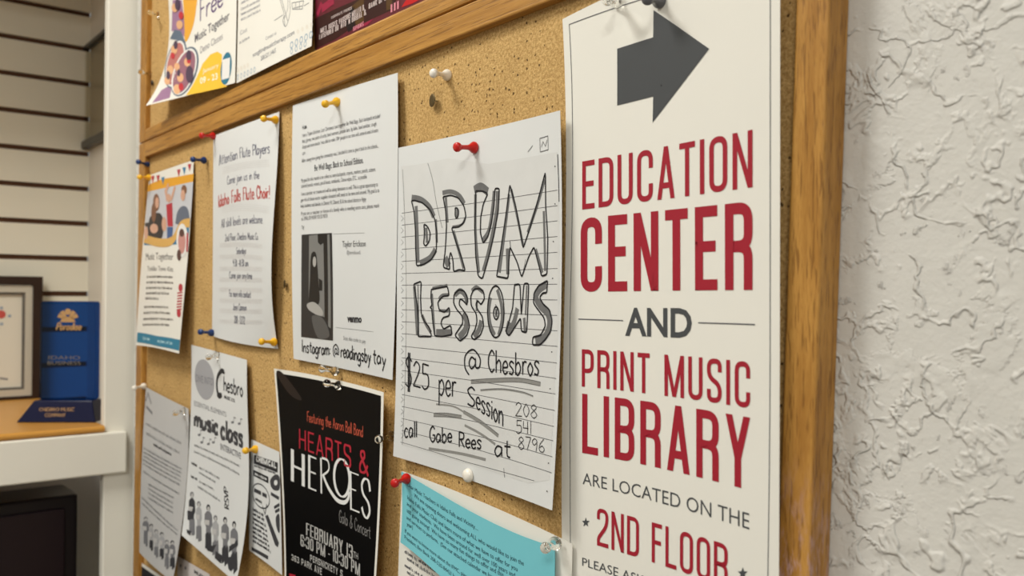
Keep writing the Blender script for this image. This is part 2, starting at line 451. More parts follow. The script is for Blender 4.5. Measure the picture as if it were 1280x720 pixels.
HAND = {
 'a': (.55, [[(.42, .5), (.2, .55), (.05, .28), (.18, .0), (.4, .2), (.43, .5)], [(.44, .52), (.44, .02)]]),
 'b': (.55, [[(.08, 1), (.08, 0)], [(.08, .4), (.3, .56), (.46, .28), (.28, 0), (.08, .08)]]),
 'c': (.48, [[(.42, .45), (.22, .56), (.05, .28), (.2, 0), (.42, .1)]]),
 'd': (.55, [[(.42, .5), (.2, .55), (.05, .28), (.18, .0), (.4, .2)], [(.44, 1), (.44, 0)]]),
 'e': (.5, [[(.06, .28), (.42, .32), (.3, .56), (.1, .46), (.06, .2), (.22, 0), (.44, .1)]]),
 'f': (.42, [[(.42, .92), (.28, 1), (.2, .75), (.2, 0)], [(.05, .55), (.38, .55)]]),
 'g': (.55, [[(.42, .5), (.2, .55), (.05, .28), (.18, .0), (.42, .2)], [(.44, .53), (.43, -.2), (.25, -.38), (.05, -.26)]]),
 'h': (.55, [[(.08, 1), (.08, 0)], [(.08, .35), (.28, .56), (.43, .4), (.43, 0)]]),
 'i': (.2, [[(.1, .55), (.1, 0)], [(.1, .7), (.1, .78)]]),
 'j': (.25, [[(.14, .55), (.14, -.2), (.0, -.36)], [(.14, .7), (.14, .78)]]),
 'J': (.45, [[(.36, 1), (.36, .2), (.2, 0), (.04, .16)]]),
 'V': (.6, [[(.04, 1), (.29, 0)], [(.29, 0), (.55, 1)]]),
 'k': (.5, [[(.08, 1), (.08, 0)], [(.4, .55), (.1, .25)], [(.14, .29), (.43, 0)]]),
 'l': (.2, [[(.1, 1), (.1, 0)]]),
 'm': (.75, [[(.08, .55), (.08, 0)], [(.08, .35), (.24, .56), (.36, .4), (.36, 0)], [(.36, .35), (.52, .56), (.66, .4), (.66, 0)]]),
 'n': (.55, [[(.08, .55), (.08, 0)], [(.08, .35), (.28, .56), (.43, .4), (.43, 0)]]),
 'o': (.52, [[(.25, .56), (.06, .3), (.25, 0), (.45, .28), (.25, .56)]]),
 'p': (.55, [[(.08, .55), (.08, -.38)], [(.08, .4), (.3, .56), (.46, .28), (.28, 0), (.08, .08)]]),
 'r': (.42, [[(.08, .55), (.08, 0)], [(.08, .35), (.2, .53), (.38, .52)]]),
 's': (.48, [[(.42, .48), (.22, .57), (.08, .43), (.36, .2), (.28, .02), (.05, .06)]]),
 't': (.42, [[(.2, .88), (.2, .12), (.36, 0)], [(.04, .58), (.38, .58)]]),
 'u': (.55, [[(.08, .55), (.09, .15), (.24, 0), (.4, .16)], [(.43, .55), (.43, 0)]]),
 'v': (.5, [[(.05, .55), (.23, 0)], [(.23, 0), (.44, .55)]]),
 'w': (.7, [[(.05, .55), (.18, 0)], [(.18, 0), (.32, .45)], [(.32, .45), (.46, 0)], [(.46, 0), (.62, .55)]]),
 'y': (.52, [[(.06, .55), (.25, .05)], [(.45, .55), (.25, .0), (.1, -.38)]]),
 'z': (.48, [[(.05, .55), (.42, .55)], [(.42, .55), (.05, 0)], [(.05, 0), (.44, 0)]]),
 'A': (.65, [[(.05, 0), (.3, 1)], [(.3, 1), (.56, 0)], [(.14, .36), (.47, .36)]]),
 'B': (.6, [[(.08, 1), (.08, 0)], [(.08, 1), (.45, .88), (.4, .6), (.08, .53)], [(.08, .53), (.5, .42), (.48, .1), (.08, 0)]]),
 'C': (.58, [[(.52, .8), (.32, 1), (.08, .7), (.08, .28), (.3, 0), (.52, .15)]]),
 'F': (.52, [[(.08, 1), (.08, 0)], [(.08, 1), (.48, 1)], [(.08, .55), (.4, .55)]]),
 'G': (.62, [[(.52, .82), (.32, 1), (.08, .7), (.08, .28), (.3, 0), (.52, .15), (.52, .42)], [(.32, .44), (.56, .44)]]),
 'I': (.24, [[(.12, 1), (.12, 0)]]),
 'L': (.5, [[(.08, 1), (.08, 0)], [(.08, 0), (.46, 0)]]),
 'P': (.56, [[(.08, 1), (.08, 0)], [(.08, 1), (.48, .9), (.45, .55), (.08, .48)]]),
 'R': (.6, [[(.08, 1), (.08, 0)], [(.08, 1), (.46, .9), (.42, .56), (.08, .5)], [(.2, .5), (.52, 0)]]),
 'S': (.56, [[(.5, .88), (.3, 1), (.08, .8), (.2, .56), (.48, .32), (.38, .04), (.06, .1)]]),
 'M': (.8, [[(.08, 0), (.12, 1)], [(.12, 1), (.38, .2)], [(.38, .2), (.64, 1)], [(.64, 1), (.7, 0)]]),
 'T': (.6, [[(.05, 1), (.55, 1)], [(.3, 1), (.3, 0)]]),
 '0': (.52, [[(.25, 1), (.06, .5), (.25, 0), (.45, .5), (.25, 1)]]), '1': (.28, [[(.14, 1), (.14, 0)]]),
 '2': (.54, [[(.08, .78), (.26, 1), (.44, .74), (.06, 0)], [(.06, 0), (.5, .02)]]),
 '3': (.5, [[(.06, .9), (.3, 1), (.4, .74), (.18, .54)], [(.18, .54), (.44, .4), (.36, .04), (.05, .1)]]),
 '4': (.54, [[(.1, 1), (.08, .45)], [(.08, .45), (.48, .45)], [(.42, 1), (.42, 0)]]),
 '5': (.52, [[(.46, 1), (.1, 1)], [(.1, 1), (.09, .6)], [(.09, .6), (.4, .6), (.44, .2), (.22, 0), (.05, .1)]]),
 '6': (.52, [[(.4, 1), (.1, .5), (.1, .1), (.34, 0), (.44, .25), (.28, .45), (.1, .3)]]),
 '7': (.5, [[(.06, 1), (.46, 1)], [(.46, 1), (.18, 0)]]),
 '8': (.52, [[(.26, .55), (.08, .78), (.26, 1), (.42, .78), (.26, .55), (.06, .25), (.26, 0), (.46, .25), (.26, .55)]]),
 '9': (.52, [[(.42, .75), (.22, .5), (.07, .75), (.24, 1), (.42, .78), (.36, 0)]]),
 '$': (.6, [[(.5, .85), (.28, .98), (.1, .78), (.45, .35), (.32, .04), (.05, .12)], [(.26, 1.12), (.24, -.12)], [(.36, 1.12), (.33, -.12)]]),
 '@': (.95, [[(.6, .6), (.42, .68), (.3, .42), (.42, .22), (.6, .4), (.62, .64), (.64, .3), (.82, .34), (.84, .7), (.5, 1), (.12, .72), (.1, .22), (.3, -.05)]]),
 '&': (.62, [[(.58, .1), (.2, .72), (.28, 1), (.42, .82), (.08, .3), (.2, 0), (.4, .04), (.56, .42)]]),
 ':': (.25, [[(.1, .4), (.1, .47)], [(.1, .05), (.1, .12)]]), '.': (.2, [[(.1, 0), (.1, .06)]]), '-': (.4, [[(.06, .35), (.34, .35)]]),
 '!': (.2, [[(.1, 1), (.1, .3)], [(.1, 0), (.1, .07)]]), ',': (.2, [[(.12, .05), (.06, -.15)]]), "'": (.15, [[(.08, 1), (.08, .8)]]),
}
def hand(ik, txt, p0, p1, h0, h1=None, w=0.001, up=(0, -1), w2=None, jit=0.0, shear=0.0):
    T = Frame2(ik.sh, p0, p1, h0, h1, up)
    tot = sum(HAND[c][0] if c in HAND else .4 for c in txt); x = 0.0
    for c in txt:
        if c not in HAND: x += .4; continue
        adv, st = HAND[c]
        jy = random.uniform(-jit, jit); js = 1 + random.uniform(-jit, jit)
        for q in st:
            q = catmull(q, 5) if len(q) > 2 else q
            ik.ribbon([T((x + a + shear * b) / tot, b * js + jy) for a, b in q], w, False, w2)
        x += adv
def greek(ik, p0, p1, h, w=0.0004, seed=1, cap=None):      # a line of print too small to read
    T = Frame2(ik.sh, p0, p1, h); rnd = random.Random(seed)
    L = T.W / (T.H * .62); x = 0.0
    while x < L - .6:
        n = min(rnd.randint(2, 9), int((L - x) / 1.0) or 1)
        for k in range(n):
            t = rnd.random(); hgt = .6 if t < .62 else (1.0 if t < .86 else .62); lo = -.3 if t > .93 else 0
            xx = (x + k + .2) / L
            ik.ribbon([T(xx, lo), T(xx, hgt)], w)
            if t < .5: ik.ribbon([T(xx, .6), T(min(1, xx + .6 / L), .55), T(min(1, xx + .6 / L), 0)], w)
            elif t < .75: ik.ribbon([T(xx, .05), T(min(1, xx + .55 / L), .05)], w); ik.ribbon([T(xx, .6), T(min(1, xx + .5 / L), .6)], w)
        x += n + .9

def fillet(pts, r, n=5, closed=False):
    out = []; N = len(pts)
    for i, p in enumerate(pts):
        if not closed and i in (0, N - 1): out.append(p); continue
        a, b = pts[i - 1], pts[(i + 1) % N]
        la = math.hypot(a[0] - p[0], a[1] - p[1]); lb = math.hypot(b[0] - p[0], b[1] - p[1])
        rr = min(r, la * .5, lb * .5)
        s0 = (p[0] + (a[0] - p[0]) * rr / la, p[1] + (a[1] - p[1]) * rr / la); s1 = (p[0] + (b[0] - p[0]) * rr / lb, p[1] + (b[1] - p[1]) * rr / lb)
        for k in range(n + 1):
            t = k / n
            out.append(((1 - t) ** 2 * s0[0] + 2 * t * (1 - t) * p[0] * .98 + 2 * t * (1 - t) * .02 * (s0[0] + s1[0]) / 2 + t * t * s1[0],
                        (1 - t) ** 2 * s0[1] + 2 * t * (1 - t) * p[1] * .98 + 2 * t * (1 - t) * .02 * (s0[1] + s1[1]) / 2 + t * t * s1[1]))
    return out
def cond(c, w, H, s, hs):
    a, b = s / 2, hs / 2; R = (w - s) * .62
    rect = lambda x0, x1, y0, y1: ('p', [(x0, y0), (x1, y0), (x1, y1), (x0, y1)])
    vb = lambda x: rect(x - a, x + a, 0, H)
    hb = lambda y, x0, x1: rect(x0, x1, y - b, y + b)
    dg = lambda x0, y0, x1, y1: ('p', [(x0, y0), (x0 + s, y0), (x1 + s, y1), (x1, y1)])
    rb = lambda pts, r=R, cl=False: ('r', fillet(pts, r, 6, cl), cl)
    m = H * .5
    if c == 'E': return [vb(a), hb(b, 0, w), hb(H - b, 0, w), hb(H * .52, 0, w * .92)]
    if c == 'F': return [vb(a), hb(H - b, 0, w), hb(H * .52, 0, w * .9)]
    if c == 'L': return [vb(a), hb(b, 0, w)]
    if c == 'D': return [vb(a), rb([(a, b), (w - a, b), (w - a, H - b), (a, H - b)])]
    if c == 'U': return [rb([(a, H), (a, b), (w - a, b), (w - a, H)])]
    if c == 'C': return [rb([(w - a, H * .34), (w - a, b), (a, b), (a, H - b), (w - a, H - b), (w - a, H * .64)])]
    if c == 'G': return [rb([(w - a, H * .64), (w - a, H - b), (a, H - b), (a, b), (w - a, b), (w - a, H * .48)]), hb(H * .48, w * .5, w)]
    if c == 'A': return [dg(0, 0, (w - s) / 2, H), dg(w - s, 0, (w - s) / 2, H), hb(H * .26, w * .2, w * .8)]
    if c == 'T': return [vb(w / 2), hb(H - b, 0, w)]
    if c in 'I1': return [vb(w / 2)]
    if c in 'O0': return [rb([(a, b), (w - a, b), (w - a, H - b), (a, H - b)], R, True)]
    if c == 'N': return [vb(a), vb(w - a), dg(w - s, 0, 0, H)]
    if c == 'R': return [vb(a), rb([(a, H - b), (w - a, H - b), (w - a, m), (a, m)]), rb([(a, m), (w - a, m), (w - a, 0)], R)]
    if c == 'P': return [vb(a), rb([(a, H - b), (w - a, H - b), (w - a, H * .43), (a, H * .43)])]
    if c == 'B': return [vb(a), rb([(a, H - b), (w - a, H - b), (w - a, m), (a, m)]), rb([(a, m), (w - a, m), (w - a, b), (a, b)])]
    if c == 'M': return [vb(a), vb(w - a), dg((w - s) / 2, H * .0, 0, H), dg((w - s) / 2, H * .0, w - s, H)]
    if c == 'S': return [rb([(w - a, H * .70), (w - a, H - b), (a, H - b), (a, H * .56), (w - a, H * .42), (w - a, b), (a, b), (a, H * .3)])]
    if c == 'Y': return [dg((w - s) / 2, H * .4, 0, H), dg((w - s) / 2, H * .4, w - s, H), rect((w - s) / 2, (w + s) / 2, 0, H * .41)]
    if c == 'H': return [vb(a), vb(w - a), hb(m, 0, w)]
    if c == 'K': return [vb(a), dg(s * .7, H * .4, w - s, H), dg(w - s, 0, s * .7, H * .6)]
    if c == 'V': return [dg((w - s) / 2, 0, 0, H), dg((w - s) / 2, 0, w - s, H)]
    if c == '2': return [rb([(a, H * .70), (a, H - b), (w - a, H - b), (w - a, H * .58), (a, H * .2), (a, b)], R * .9), hb(b, 0, w)]
    if c == '3': return [rb([(a, H * .74), (a, H - b), (w - a, H - b), (w - a, H * .54), (w * .4, H * .52)], R), rb([(w * .4, H * .52), (w - a, H * .5), (w - a, b), (a, b), (a, H * .26)], R)]
    if c == '6': return [rb([(w - a, H * .72), (w - a, H - b), (a, H - b), (a, b), (w - a, b), (w - a, H * .52), (a, H * .52)], R)]
    if c == '&': return [rb([(w, 0), (w * .12, H * .8), (w * .3, H - b), (w * .55, H - b), (w * .62, H * .74), (a, H * .36), (a, b), (w * .62, b), (w - a, H * .42)], R)]
    if c == ':': return [rect(0, w, H * .12, H * .12 + s * .9), rect(0, w, H * .6, H * .6 + s * .9)]
    if c == '-': return [hb(H * .42, 0, w)]
    return []
CW = {'M': 1.42, 'L': .86, 'E': .86, 'F': .82, 'T': .92, 'A': 1.06, 'N': 1.06, 'Y': 1.04, ' ': .5, '&': 1.2, '-': .5}
def condensed(ik, txt, p0, p1, h0, h1=None, s=0.2, hs=None, gap=0.26):   # s: stem as a share of the letter unit
    T = Frame2(ik.sh, p0, p1, h0, h1); H = T.H
    wsum = sum(s if c in 'I1:' else CW.get(c, 1.0) for c in txt) + gap * (len(txt) - 1)
    u = T.W / wsum; sw = s * u; hh = sw if hs is None else hs * u; x = 0.0
    for c in txt:
        w = (s if c in 'I1:' else CW.get(c, 1.0)) * u
        for g in cond(c, w, H, sw, hh):
            if g[0] == 'p': ik.poly([T((x + a) / T.W, b / H) for a, b in g[1]])
            else: ik.ribbon([T((x + a) / T.W, b / H) for a, b in g[1]], sw, g[2], None if hs is None else hh)
        x += w + gap * u

# ------------------------------------------------------------------ setting
WALL_Y = 0.0115; XE = -1.49; SLX = -1.98; SIDE_Y = 0.062
tag(boxo('floor', mat('floor_tile', (150, 140, 125), 0.5, 0, 0.3, 0.2, 6), (-3.2, 2.2, -4.4, 0.3, -0.05, 0)), kind='structure')
tag(boxo('ceiling', mat('ceiling_white', (225, 222, 214), 0.8, 0, 0.2, 0.06, 60), (-3.2, 2.2, -4.4, 0.3, 2.76, 2.81)), kind='structure')
tag(boxo('wall_back', PLASTER, (XE + 0.012, 2.2, WALL_Y, WALL_Y + 0.1, 0, 2.76)), kind='structure')
zs0, zs1 = atX(54, 7.5, SLX).z, atX(54, 367, SLX).z
pitch = (zs0 - zs1) / 8
bm = bmesh.new(); gz = pitch * 0.14
k = -4
while True:
    zc = zs0 - pitch * k; zn = zc - pitch
    if zn < 0.05: break
    if zc < 2.74: box(bm, SLX - 0.012, SLX, -1.6, SIDE_Y, zn + gz / 2, zc - gz / 2)
    k += 1
sl = link('wall_left', bm, SLATM); tag(sl, kind='structure')
tag(boxo('wall_left_backing', GROOVE, (SLX - 0.05, SLX - 0.008, -1.6, SIDE_Y, 0, 2.76)), kind='structure')
tag(boxo('wall_niche', mat('niche_side_paint', (222, 217, 205), 0.5, 0, 0.3, 0.05, 14), (SLX, XE + 0.012, SIDE_Y, SIDE_Y + 0.03, 0, 2.76)), kind='structure')
# face frame: stile, apron, and an unseen header added for shade
y_in = atX(132.3, 300, XE).y
tag(boxo('trim_1', WHITEP, (XE - 0.02, XE, y_in, WALL_Y + 0.06, 0, 2.76), None, 0.002), kind='structure')
z_ap1 = atX(100, 544, XE + 0.014).z; z_ap0 = atX(100, 597, XE + 0.014).z
y_ap = atX(158.5, 570, XE + 0.014).y
tag(boxo('trim_2', WHITEP, (XE, XE + 0.014, -1.6, y_ap, z_ap0, z_ap1), None, 0.0025), kind='structure')
tag(boxo('shade_header', WHITEP, (XE - 0.02, XE, -1.6, y_in, 2.16, 2.76)), kind='structure')  # unseen header, added and set in height to shade the upper slats
# wooden shelf on the apron
z_sh = atX(132, 531, XE).z
bm = bmesh.new(); box(bm, SLX + 0.001, XE + 0.012, -1.6, y_in - 0.0015, z_ap1 + 0.0008, z_sh)
bmesh.ops.recalc_face_normals(bm, faces=bm.faces)
ed = [e for e in bm.edges if all(v.co.x > XE for v in e.verts) and abs(e.verts[0].co.z - e.verts[1].co.z) < 1e-6]
bmesh.ops.bevel(bm, geom=ed, offset=0.005, segments=4, affect='EDGES', profile=0.5)
SHELFM = mat('shelf_oak', (206, 148, 66), 0.35, 0, 0.4, 0.14, 9)
tag(link('shelf_board', bm, SHELFM), 'honey oak shelf board with rounded front edge, under the blue award', 'shelf')

# ------------------------------------------------------------------ bulletin boards
XL = at(175.5, 100, 0.008).x; XR = at(1040, 0, 0.008).x
ZG = at(400, 82.8, 0.008).z; ZB = at(400, 111.6, 0.008).z; ZT = at(400, 59.3, 0.008).z
XLI = at(182.3, 100, 0.008).x
def lst(z, off): return at(176.5 + off, 0, .008).x + (at(166.0 + off, 720, .008).x - at(176.5 + off, 0, .008).x) * (at(176, 0, .008).z - z) / (at(176, 0, .008).z - at(166, 720, .008).z)
print('board', XL, XR, ZG, ZB, ZT, XLI)
FZ = -0.008
def slab(name, m, parent, pts, y0, y1, bv=0.0012):
    bm = bmesh.new(); n = len(pts)
    hexa(bm, [(x, y0, z) for x, z in pts] + [(x, y1, z) for x, z in pts])
    bmesh.ops.recalc_face_normals(bm, faces=bm.faces)
    if bv: bevel(bm, bv)
    return link(name, bm, m, parent)
Z_LOW = ZG - 0.93
b1 = empty('bulletin_board', ((XL + XR) / 2, WALL_Y, Z_LOW))
tag(b1, 'lower oak framed cork bulletin board covered with flyers beside the textured wall', 'bulletin board', 'oak framed cork boards')
b2 = empty('bulletin_board', ((XL + XR) / 2, WALL_Y, ZG))
tag(b2, 'upper oak framed cork board directly above the other, cut by the top of the photo', 'bulletin board', 'oak framed cork boards')
def own(o, p):
    o.parent = p; o.matrix_parent_inverse = p.matrix_world.inverted(); return o
def stx(py, px0, px1, h):           # right stile edges lean a little, as in the photo
    return at(px0 + (px1 - px0) * py / 720.0, py, h)
def xz(py, a, b, z):
    p, q = stx(0, a, b, 0.008), stx(720, a, b, 0.008)
    t = (z - p.z) / (q.z - p.z); return p.x + (q.x - p.x) * t
own(slab('cork_panel', CORK, None, [(lst(Z_LOW, 4), Z_LOW + .005), (xz(0, 1015, 990, Z_LOW), Z_LOW + .005), (xz(0, 1015, 990, ZG), ZG - .004), (lst(ZG, 4), ZG - .004)], 0.0, 0.009, 0), b1)
zt, zb = ZG - 0.0007, Z_LOW
own(slab('frame_stile', OAK_W, None, [(xz(0, 995, 971, zb), zb), (xz(0, 1036.5, 1011.5, zb), zb), (xz(0, 1036.5, 1011.5, zt), zt), (xz(0, 995, 971, zt), zt)], FZ, WALL_Y - 0.0002, 0.0014), b1)
own(slab('frame_stile', OAK_Z, None, [(lst(zb, 0), zb), (lst(zb, 6.8), zb), (lst(zt, 6.8), zt), (lst(zt, 0), zt)], FZ, WALL_Y - 0.0002), b1)
own(slab('frame_rail', OAK_X, None, [(lst(ZB, 6.8) + .0002, ZB), (xz(0, 995, 971, ZB) - .0002, ZB), (xz(0, 995, 971, zt) - .0002, zt), (lst(zt, 6.8) + .0002, zt)], FZ, WALL_Y - 0.0002), b1)
own(slab('frame_rail', OAK_X, None, [(lst(zb, 6.8) + .0002, zb), (xz(0, 995, 971, zb) - .0002, zb), (xz(0, 995, 971, zb + .02) - .0002, zb + .02), (lst(zb + .02, 6.8) + .0002, zb + .02)], FZ, WALL_Y - 0.0002), b1)
zt2 = 2.62; zb2 = ZG + 0.0007; xr2 = xz(0, 995, 971, zb2)
own(slab('cork_panel', CORK, None, [(XL + .005, zb2 + .004), (XR - .005, zb2 + .004), (XR - .005, zt2 - .004), (XL + .005, zt2 - .004)], 0.0, 0.009, 0), b2)
own(slab('frame_rail', OAK_X, None, [(lst(zb2, 6.8) + .0002, zb2), (XR - .0195, zb2), (XR - .0195, ZT), (lst(ZT, 6.8) + .0002, ZT)], FZ, WALL_Y - 0.0002, 0.0025), b2)
own(slab('frame_rail', OAK_X, None, [(lst(zt2 - .02, 6.8) + .0002, zt2 - .02), (XR - .0195, zt2 - .02), (XR - .0195, zt2), (lst(zt2, 6.8) + .0002, zt2)], FZ, WALL_Y - 0.0002), b2)
own(slab('frame_stile', OAK_Z, None, [(lst(zb2, 0), zb2), (lst(zb2, 6.8), zb2), (lst(zt2, 6.8), zt2), (lst(zt2, 0), zt2)], FZ, WALL_Y - 0.0002), b2)
own(slab('frame_stile', OAK_Z, None, [(XR - .0193, zb2), (XR, zb2), (XR, zt2), (XR - .0193, zt2)], FZ, WALL_Y - 0.0002), b2)

# ------------------------------------------------------------------ tall sign with the arrow
RED = ink('sign_crimson', (158, 32, 48)); CHAR = ink('sign_charcoal', (72, 74, 76)); THINLINE = ink('thin_line', (92, 92, 96))
sg = Sheet('sign', PAPER, [[(703, 24, .003), (838, -38, .0045), (975, -86, .0130)], [(707.6, 190, .004), (840, 160, .0055), (975, 128, .0135)],
    [(704.5, 430, .004), (839, 437, .0075), (974.5, 448, .0135)], [(709, 850, .004), (838, 922, .0055), (972, 1000, .0130)]],
    'tall white sign with grey arrow and red EDUCATION CENTER lettering', 'sign')
k = sg.ink('arrow', CHAR)
k.fill([(886.7, 61), (817.3, 12.7), (816.7, 46.7), (771.7, 61), (771.7, 132), (816.7, 120.7), (816, 153.3)])
sg.ink('pinhole', BLACKINK, 2).ell(827, 107, .9, 1.3)
k = sg.ink('border_line', THINLINE)
k.line([(714.5, 830), (713.5, 700), (713, 600), (712.7, 400), (716, 205), (714.8, 100), (711.7, 30.7), (800, 0), (880, -30), (963, -62), (963, 240), (962.7, 480), (961.7, 600), (960, 720), (959, 930)], .00055)
k.line([(723.3, 398.8), (779, 400.7)], .0007); k.line([(873, 403.4), (944, 405.7)], .0007)
condensed(sg.ink('heading_line', RED, 1, True), 'EDUCATION', (728, 262), (941, 234), 60, 72, s=.255, gap=.28)
condensed(sg.ink('heading_line', RED, 1, True), 'CENTER', (726, 365), (941, 362.5), 92, 111, s=.315, gap=.28)
condensed(sg.ink('heading_line', RED, 1, True), 'PRINT MUSIC', (727.5, 483), (938, 510.5), 46.5, 58, s=.26, gap=.3)
condensed(sg.ink('heading_line', RED, 1, True), 'LIBRARY', (728, 566), (938, 613), 74, 91, s=.285, gap=.30)
condensed(sg.ink('heading_line', RED, 1, True), '2ND FLOOR', (746.5, 681.5), (910, 735.5), 47, 54, s=.25, gap=.27)
typed(sg.ink('text_line', CHAR, 1, True), 'AND', (781.7, 418.5), (865, 421.7), 32.6, 35.2, bold=.024)
typed(sg.ink('text_line', CHAR, 1, True), 'ARE LOCATED ON THE', (728.5, 605), (937, 662), 14.3, 20.3, bold=-.004)
typed(sg.ink('text_line', CHAR, 1, True), 'PLEASE ASK', (728, 706.8), (806, 732.5), 10, 12.5)
for cx, cy, r in ((732.5, 653, 6.2), (928.7, 716.7, 8)):
    sg.ink('star', CHAR, 1, True).fill([(cx + (r if i % 2 == 0 else r * .42) * .82 * math.sin(i * PI / 5), cy - (r if i % 2 == 0 else r * .42) * math.cos(i * PI / 5)) for i in range(10)])
sg.done()

# ------------------------------------------------------------------ drum lessons page
PEN = ink('pen_black', (26, 26, 30)); PENCIL = ink('pencil_grey', (118, 118, 118), noise=.35, nscale=300); RULE = ink('ruled_line', (88, 88, 90)); PGREY = ink('pencil_light', (150, 149, 145), noise=.3, nscale=300)
dr = Sheet('notice', PAPER_COOL, [[(492, 186, .008), (594, 164, .002), (700, 138, .011)], [(496, 370, .009), (600, 371, .006), (701.5, 371, .013)],
    [(491.5, 570, .010), (587, 600, .003), (690, 638, .020)]], 'photocopied notebook page hand lettered DRUM LESSONS', 'notice')
k = dr.ink('photocopied_notebook', PHOTOCOPY, 0)
k.fill([(501, 208), (520, 206), (560, 198), (610, 205), (697, 190), (699, 400), (694, 470), (687, 600), (660, 604), (585, 580), (503, 556), (506, 400), (506, 300)])
k = dr.ink('ruled_lines', RULE)
for l0, r0 in ((266.5, 237.7), (281.5, 257), (296.5, 276), (311.7, 295.6), (326.7, 315.4), (341.9, 335.6), (356.4, 355.2), (372.5, 374.9), (387, 394.3), (402, 413.5), (417, 433), (432.6, 453.7), (447, 473), (463, 492.5), (477.5, 513), (493, 533), (508, 551), (523, 571), (538, 591)):
    k.line([(502.5, l0), (600, l0 + (r0 - l0) * .47), (697 - max(0, (l0 - 420)) * .06, r0)], .00042)
    k.line([(501.5, l0 + 3), (504.5, l0 + 6.5), (501.5, l0 + 10)], .0003)
k.line([(501, 552.5), (585, 578), (668, 601)], .00042)
k.line([(503.5, 212), (508, 345), (507.5, 440), (503, 556)], .0004)
k.line([(535, 204), (541, 225), (546, 255), (553, 285)], .0005, True); k.line([(660, 190), (666, 182)], .0005)
k.line([(630, 585), (631, 597)], .0006)
k.line([(675, 173), (685, 170), (685.5, 187), (675.5, 190), (675, 173)], .0005); k.line([(677, 184), (679, 177), (682, 183), (684, 175)], .0005)
k = dr.ink('copier_edge', PEN)
k.line([(697.3, 193), (698.5, 225), (699, 252)], .0009)
for x, y in ((694, 208), (694, 255), (692, 302), (691, 348), (690, 440), (688, 486), (686, 579), (684, 614)): k.ell(x, y, .8, .9, 0, 8)
A = lambda X, Y: (495 + X / 4.8, 195 + Y / 4.8)
B = lambda X, Y: (495 + X / 5.953, 330 + Y / 5.953)
G = lambda X, Y: (490 + X / 3.79, 430 + Y / 3.79)
outl = [
 (A, [(95, 270), (112, 266), (160, 280), (205, 320), (235, 380), (247, 460), (243, 570), (215, 620), (170, 650), (125, 660), (120, 560), (118, 440), (110, 330)]),
 (A, [(170, 410), (190, 420), (207, 460), (203, 510), (180, 542), (168, 530), (172, 470)]),
 (A, [(285, 245), (330, 235), (375, 250), (410, 300), (422, 360), (410, 400), (380, 425), (335, 430), (360, 510), (395, 610), (418, 688), (380, 682), (348, 695), (343, 620), (330, 575), (320, 620), (325, 682), (285, 668), (298, 560), (305, 420), (300, 330)]),
 (A, [(358, 310), (375, 315), (378, 350), (365, 378), (357, 360)]),
 (A, [(480, 210), (520, 210), (553, 225), (525, 290), (510, 370), (508, 460), (525, 525), (555, 480), (575, 400), (590, 300), (595, 195), (622, 195), (615, 330), (590, 470), (560, 600), (520, 738), (495, 720), (480, 600), (475, 450), (478, 330)]),
 (A, [(606, 722), (640, 500), (665, 330), (685, 172), (720, 300), (765, 553), (800, 450), (850, 280), (898, 98), (900, 300), (913, 500), (908, 710), (876, 722), (850, 620), (830, 545), (800, 600), (756, 728), (730, 640), (686, 545), (680, 620), (674, 735)]),
 (B, [(135, 150), (190, 128), (185, 250), (190, 370), (215, 430), (250, 470), (268, 540), (165, 540), (170, 450), (160, 300)]),
 (B, [(265, 190), (385, 165), (398, 235), (350, 240), (312, 285), (325, 345), (365, 360), (400, 320), (400, 385), (350, 400), (335, 440), (355, 485), (410, 455), (420, 525), (345, 540), (290, 535), (275, 420), (268, 330), (255, 325), (270, 310), (262, 240)]),
 (B, [(530, 305), (535, 250), (510, 200), (470, 190), (435, 225), (430, 290), (455, 340), (495, 385), (500, 440), (440, 530), (480, 575), (530, 530), (550, 460), (535, 390), (500, 340), (470, 300), (480, 255), (510, 280)]),
 (B, [(660, 260), (655, 205), (620, 180), (580, 190), (558, 240), (562, 310), (600, 370), (605, 430), (590, 490), (560, 540), (585, 565), (630, 530), (655, 460), (645, 390), (610, 340), (595, 300), (610, 270), (635, 305)]),
 (B, [(745 + 62 * math.cos(t * PI / 8), 355 + 195 * math.sin(t * PI / 8)) for t in range(16)]),
 (B, [(748 + 20 * math.cos(t * PI / 6), 365 + 48 * math.sin(t * PI / 6)) for t in range(12)]),
 (B, [(885, 155), (925, 150), (935, 380), (955, 145), (990, 145), (975, 510), (935, 500), (930, 400), (845, 535), (820, 510), (870, 330)]),
 (B, [(1130, 125), (1125, 215), (1095, 215), (1070, 250), (1100, 300), (1145, 340), (1165, 420), (1155, 500), (1115, 560), (1075, 602), (1018, 602), (1020, 545), (1080, 530), (1115, 460), (1105, 400), (1060, 340), (1025, 290), (1030, 215), (1065, 160)])]
k = dr.ink('letter_outlines', PEN, 3)
for f, q in outl:
    p = dr.pxs([f(*t) for t in q]); p = p + [p[0]]
    # lightly rounded hand drawn line
    r = fillet(p, .002, 3); k.ribbon(r, .00135)
k.line([B(165, 150), B(172, 540)], .0007); k.line([B(742, 300), B(755, 330), B(745, 380)], .0006, True)
k.line([A(686, 510), A(690, 560)], .0006); k.line([A(780, 620), A(765, 700)], .0004)
k = dr.ink('pencil_shading', PENCIL, 1)
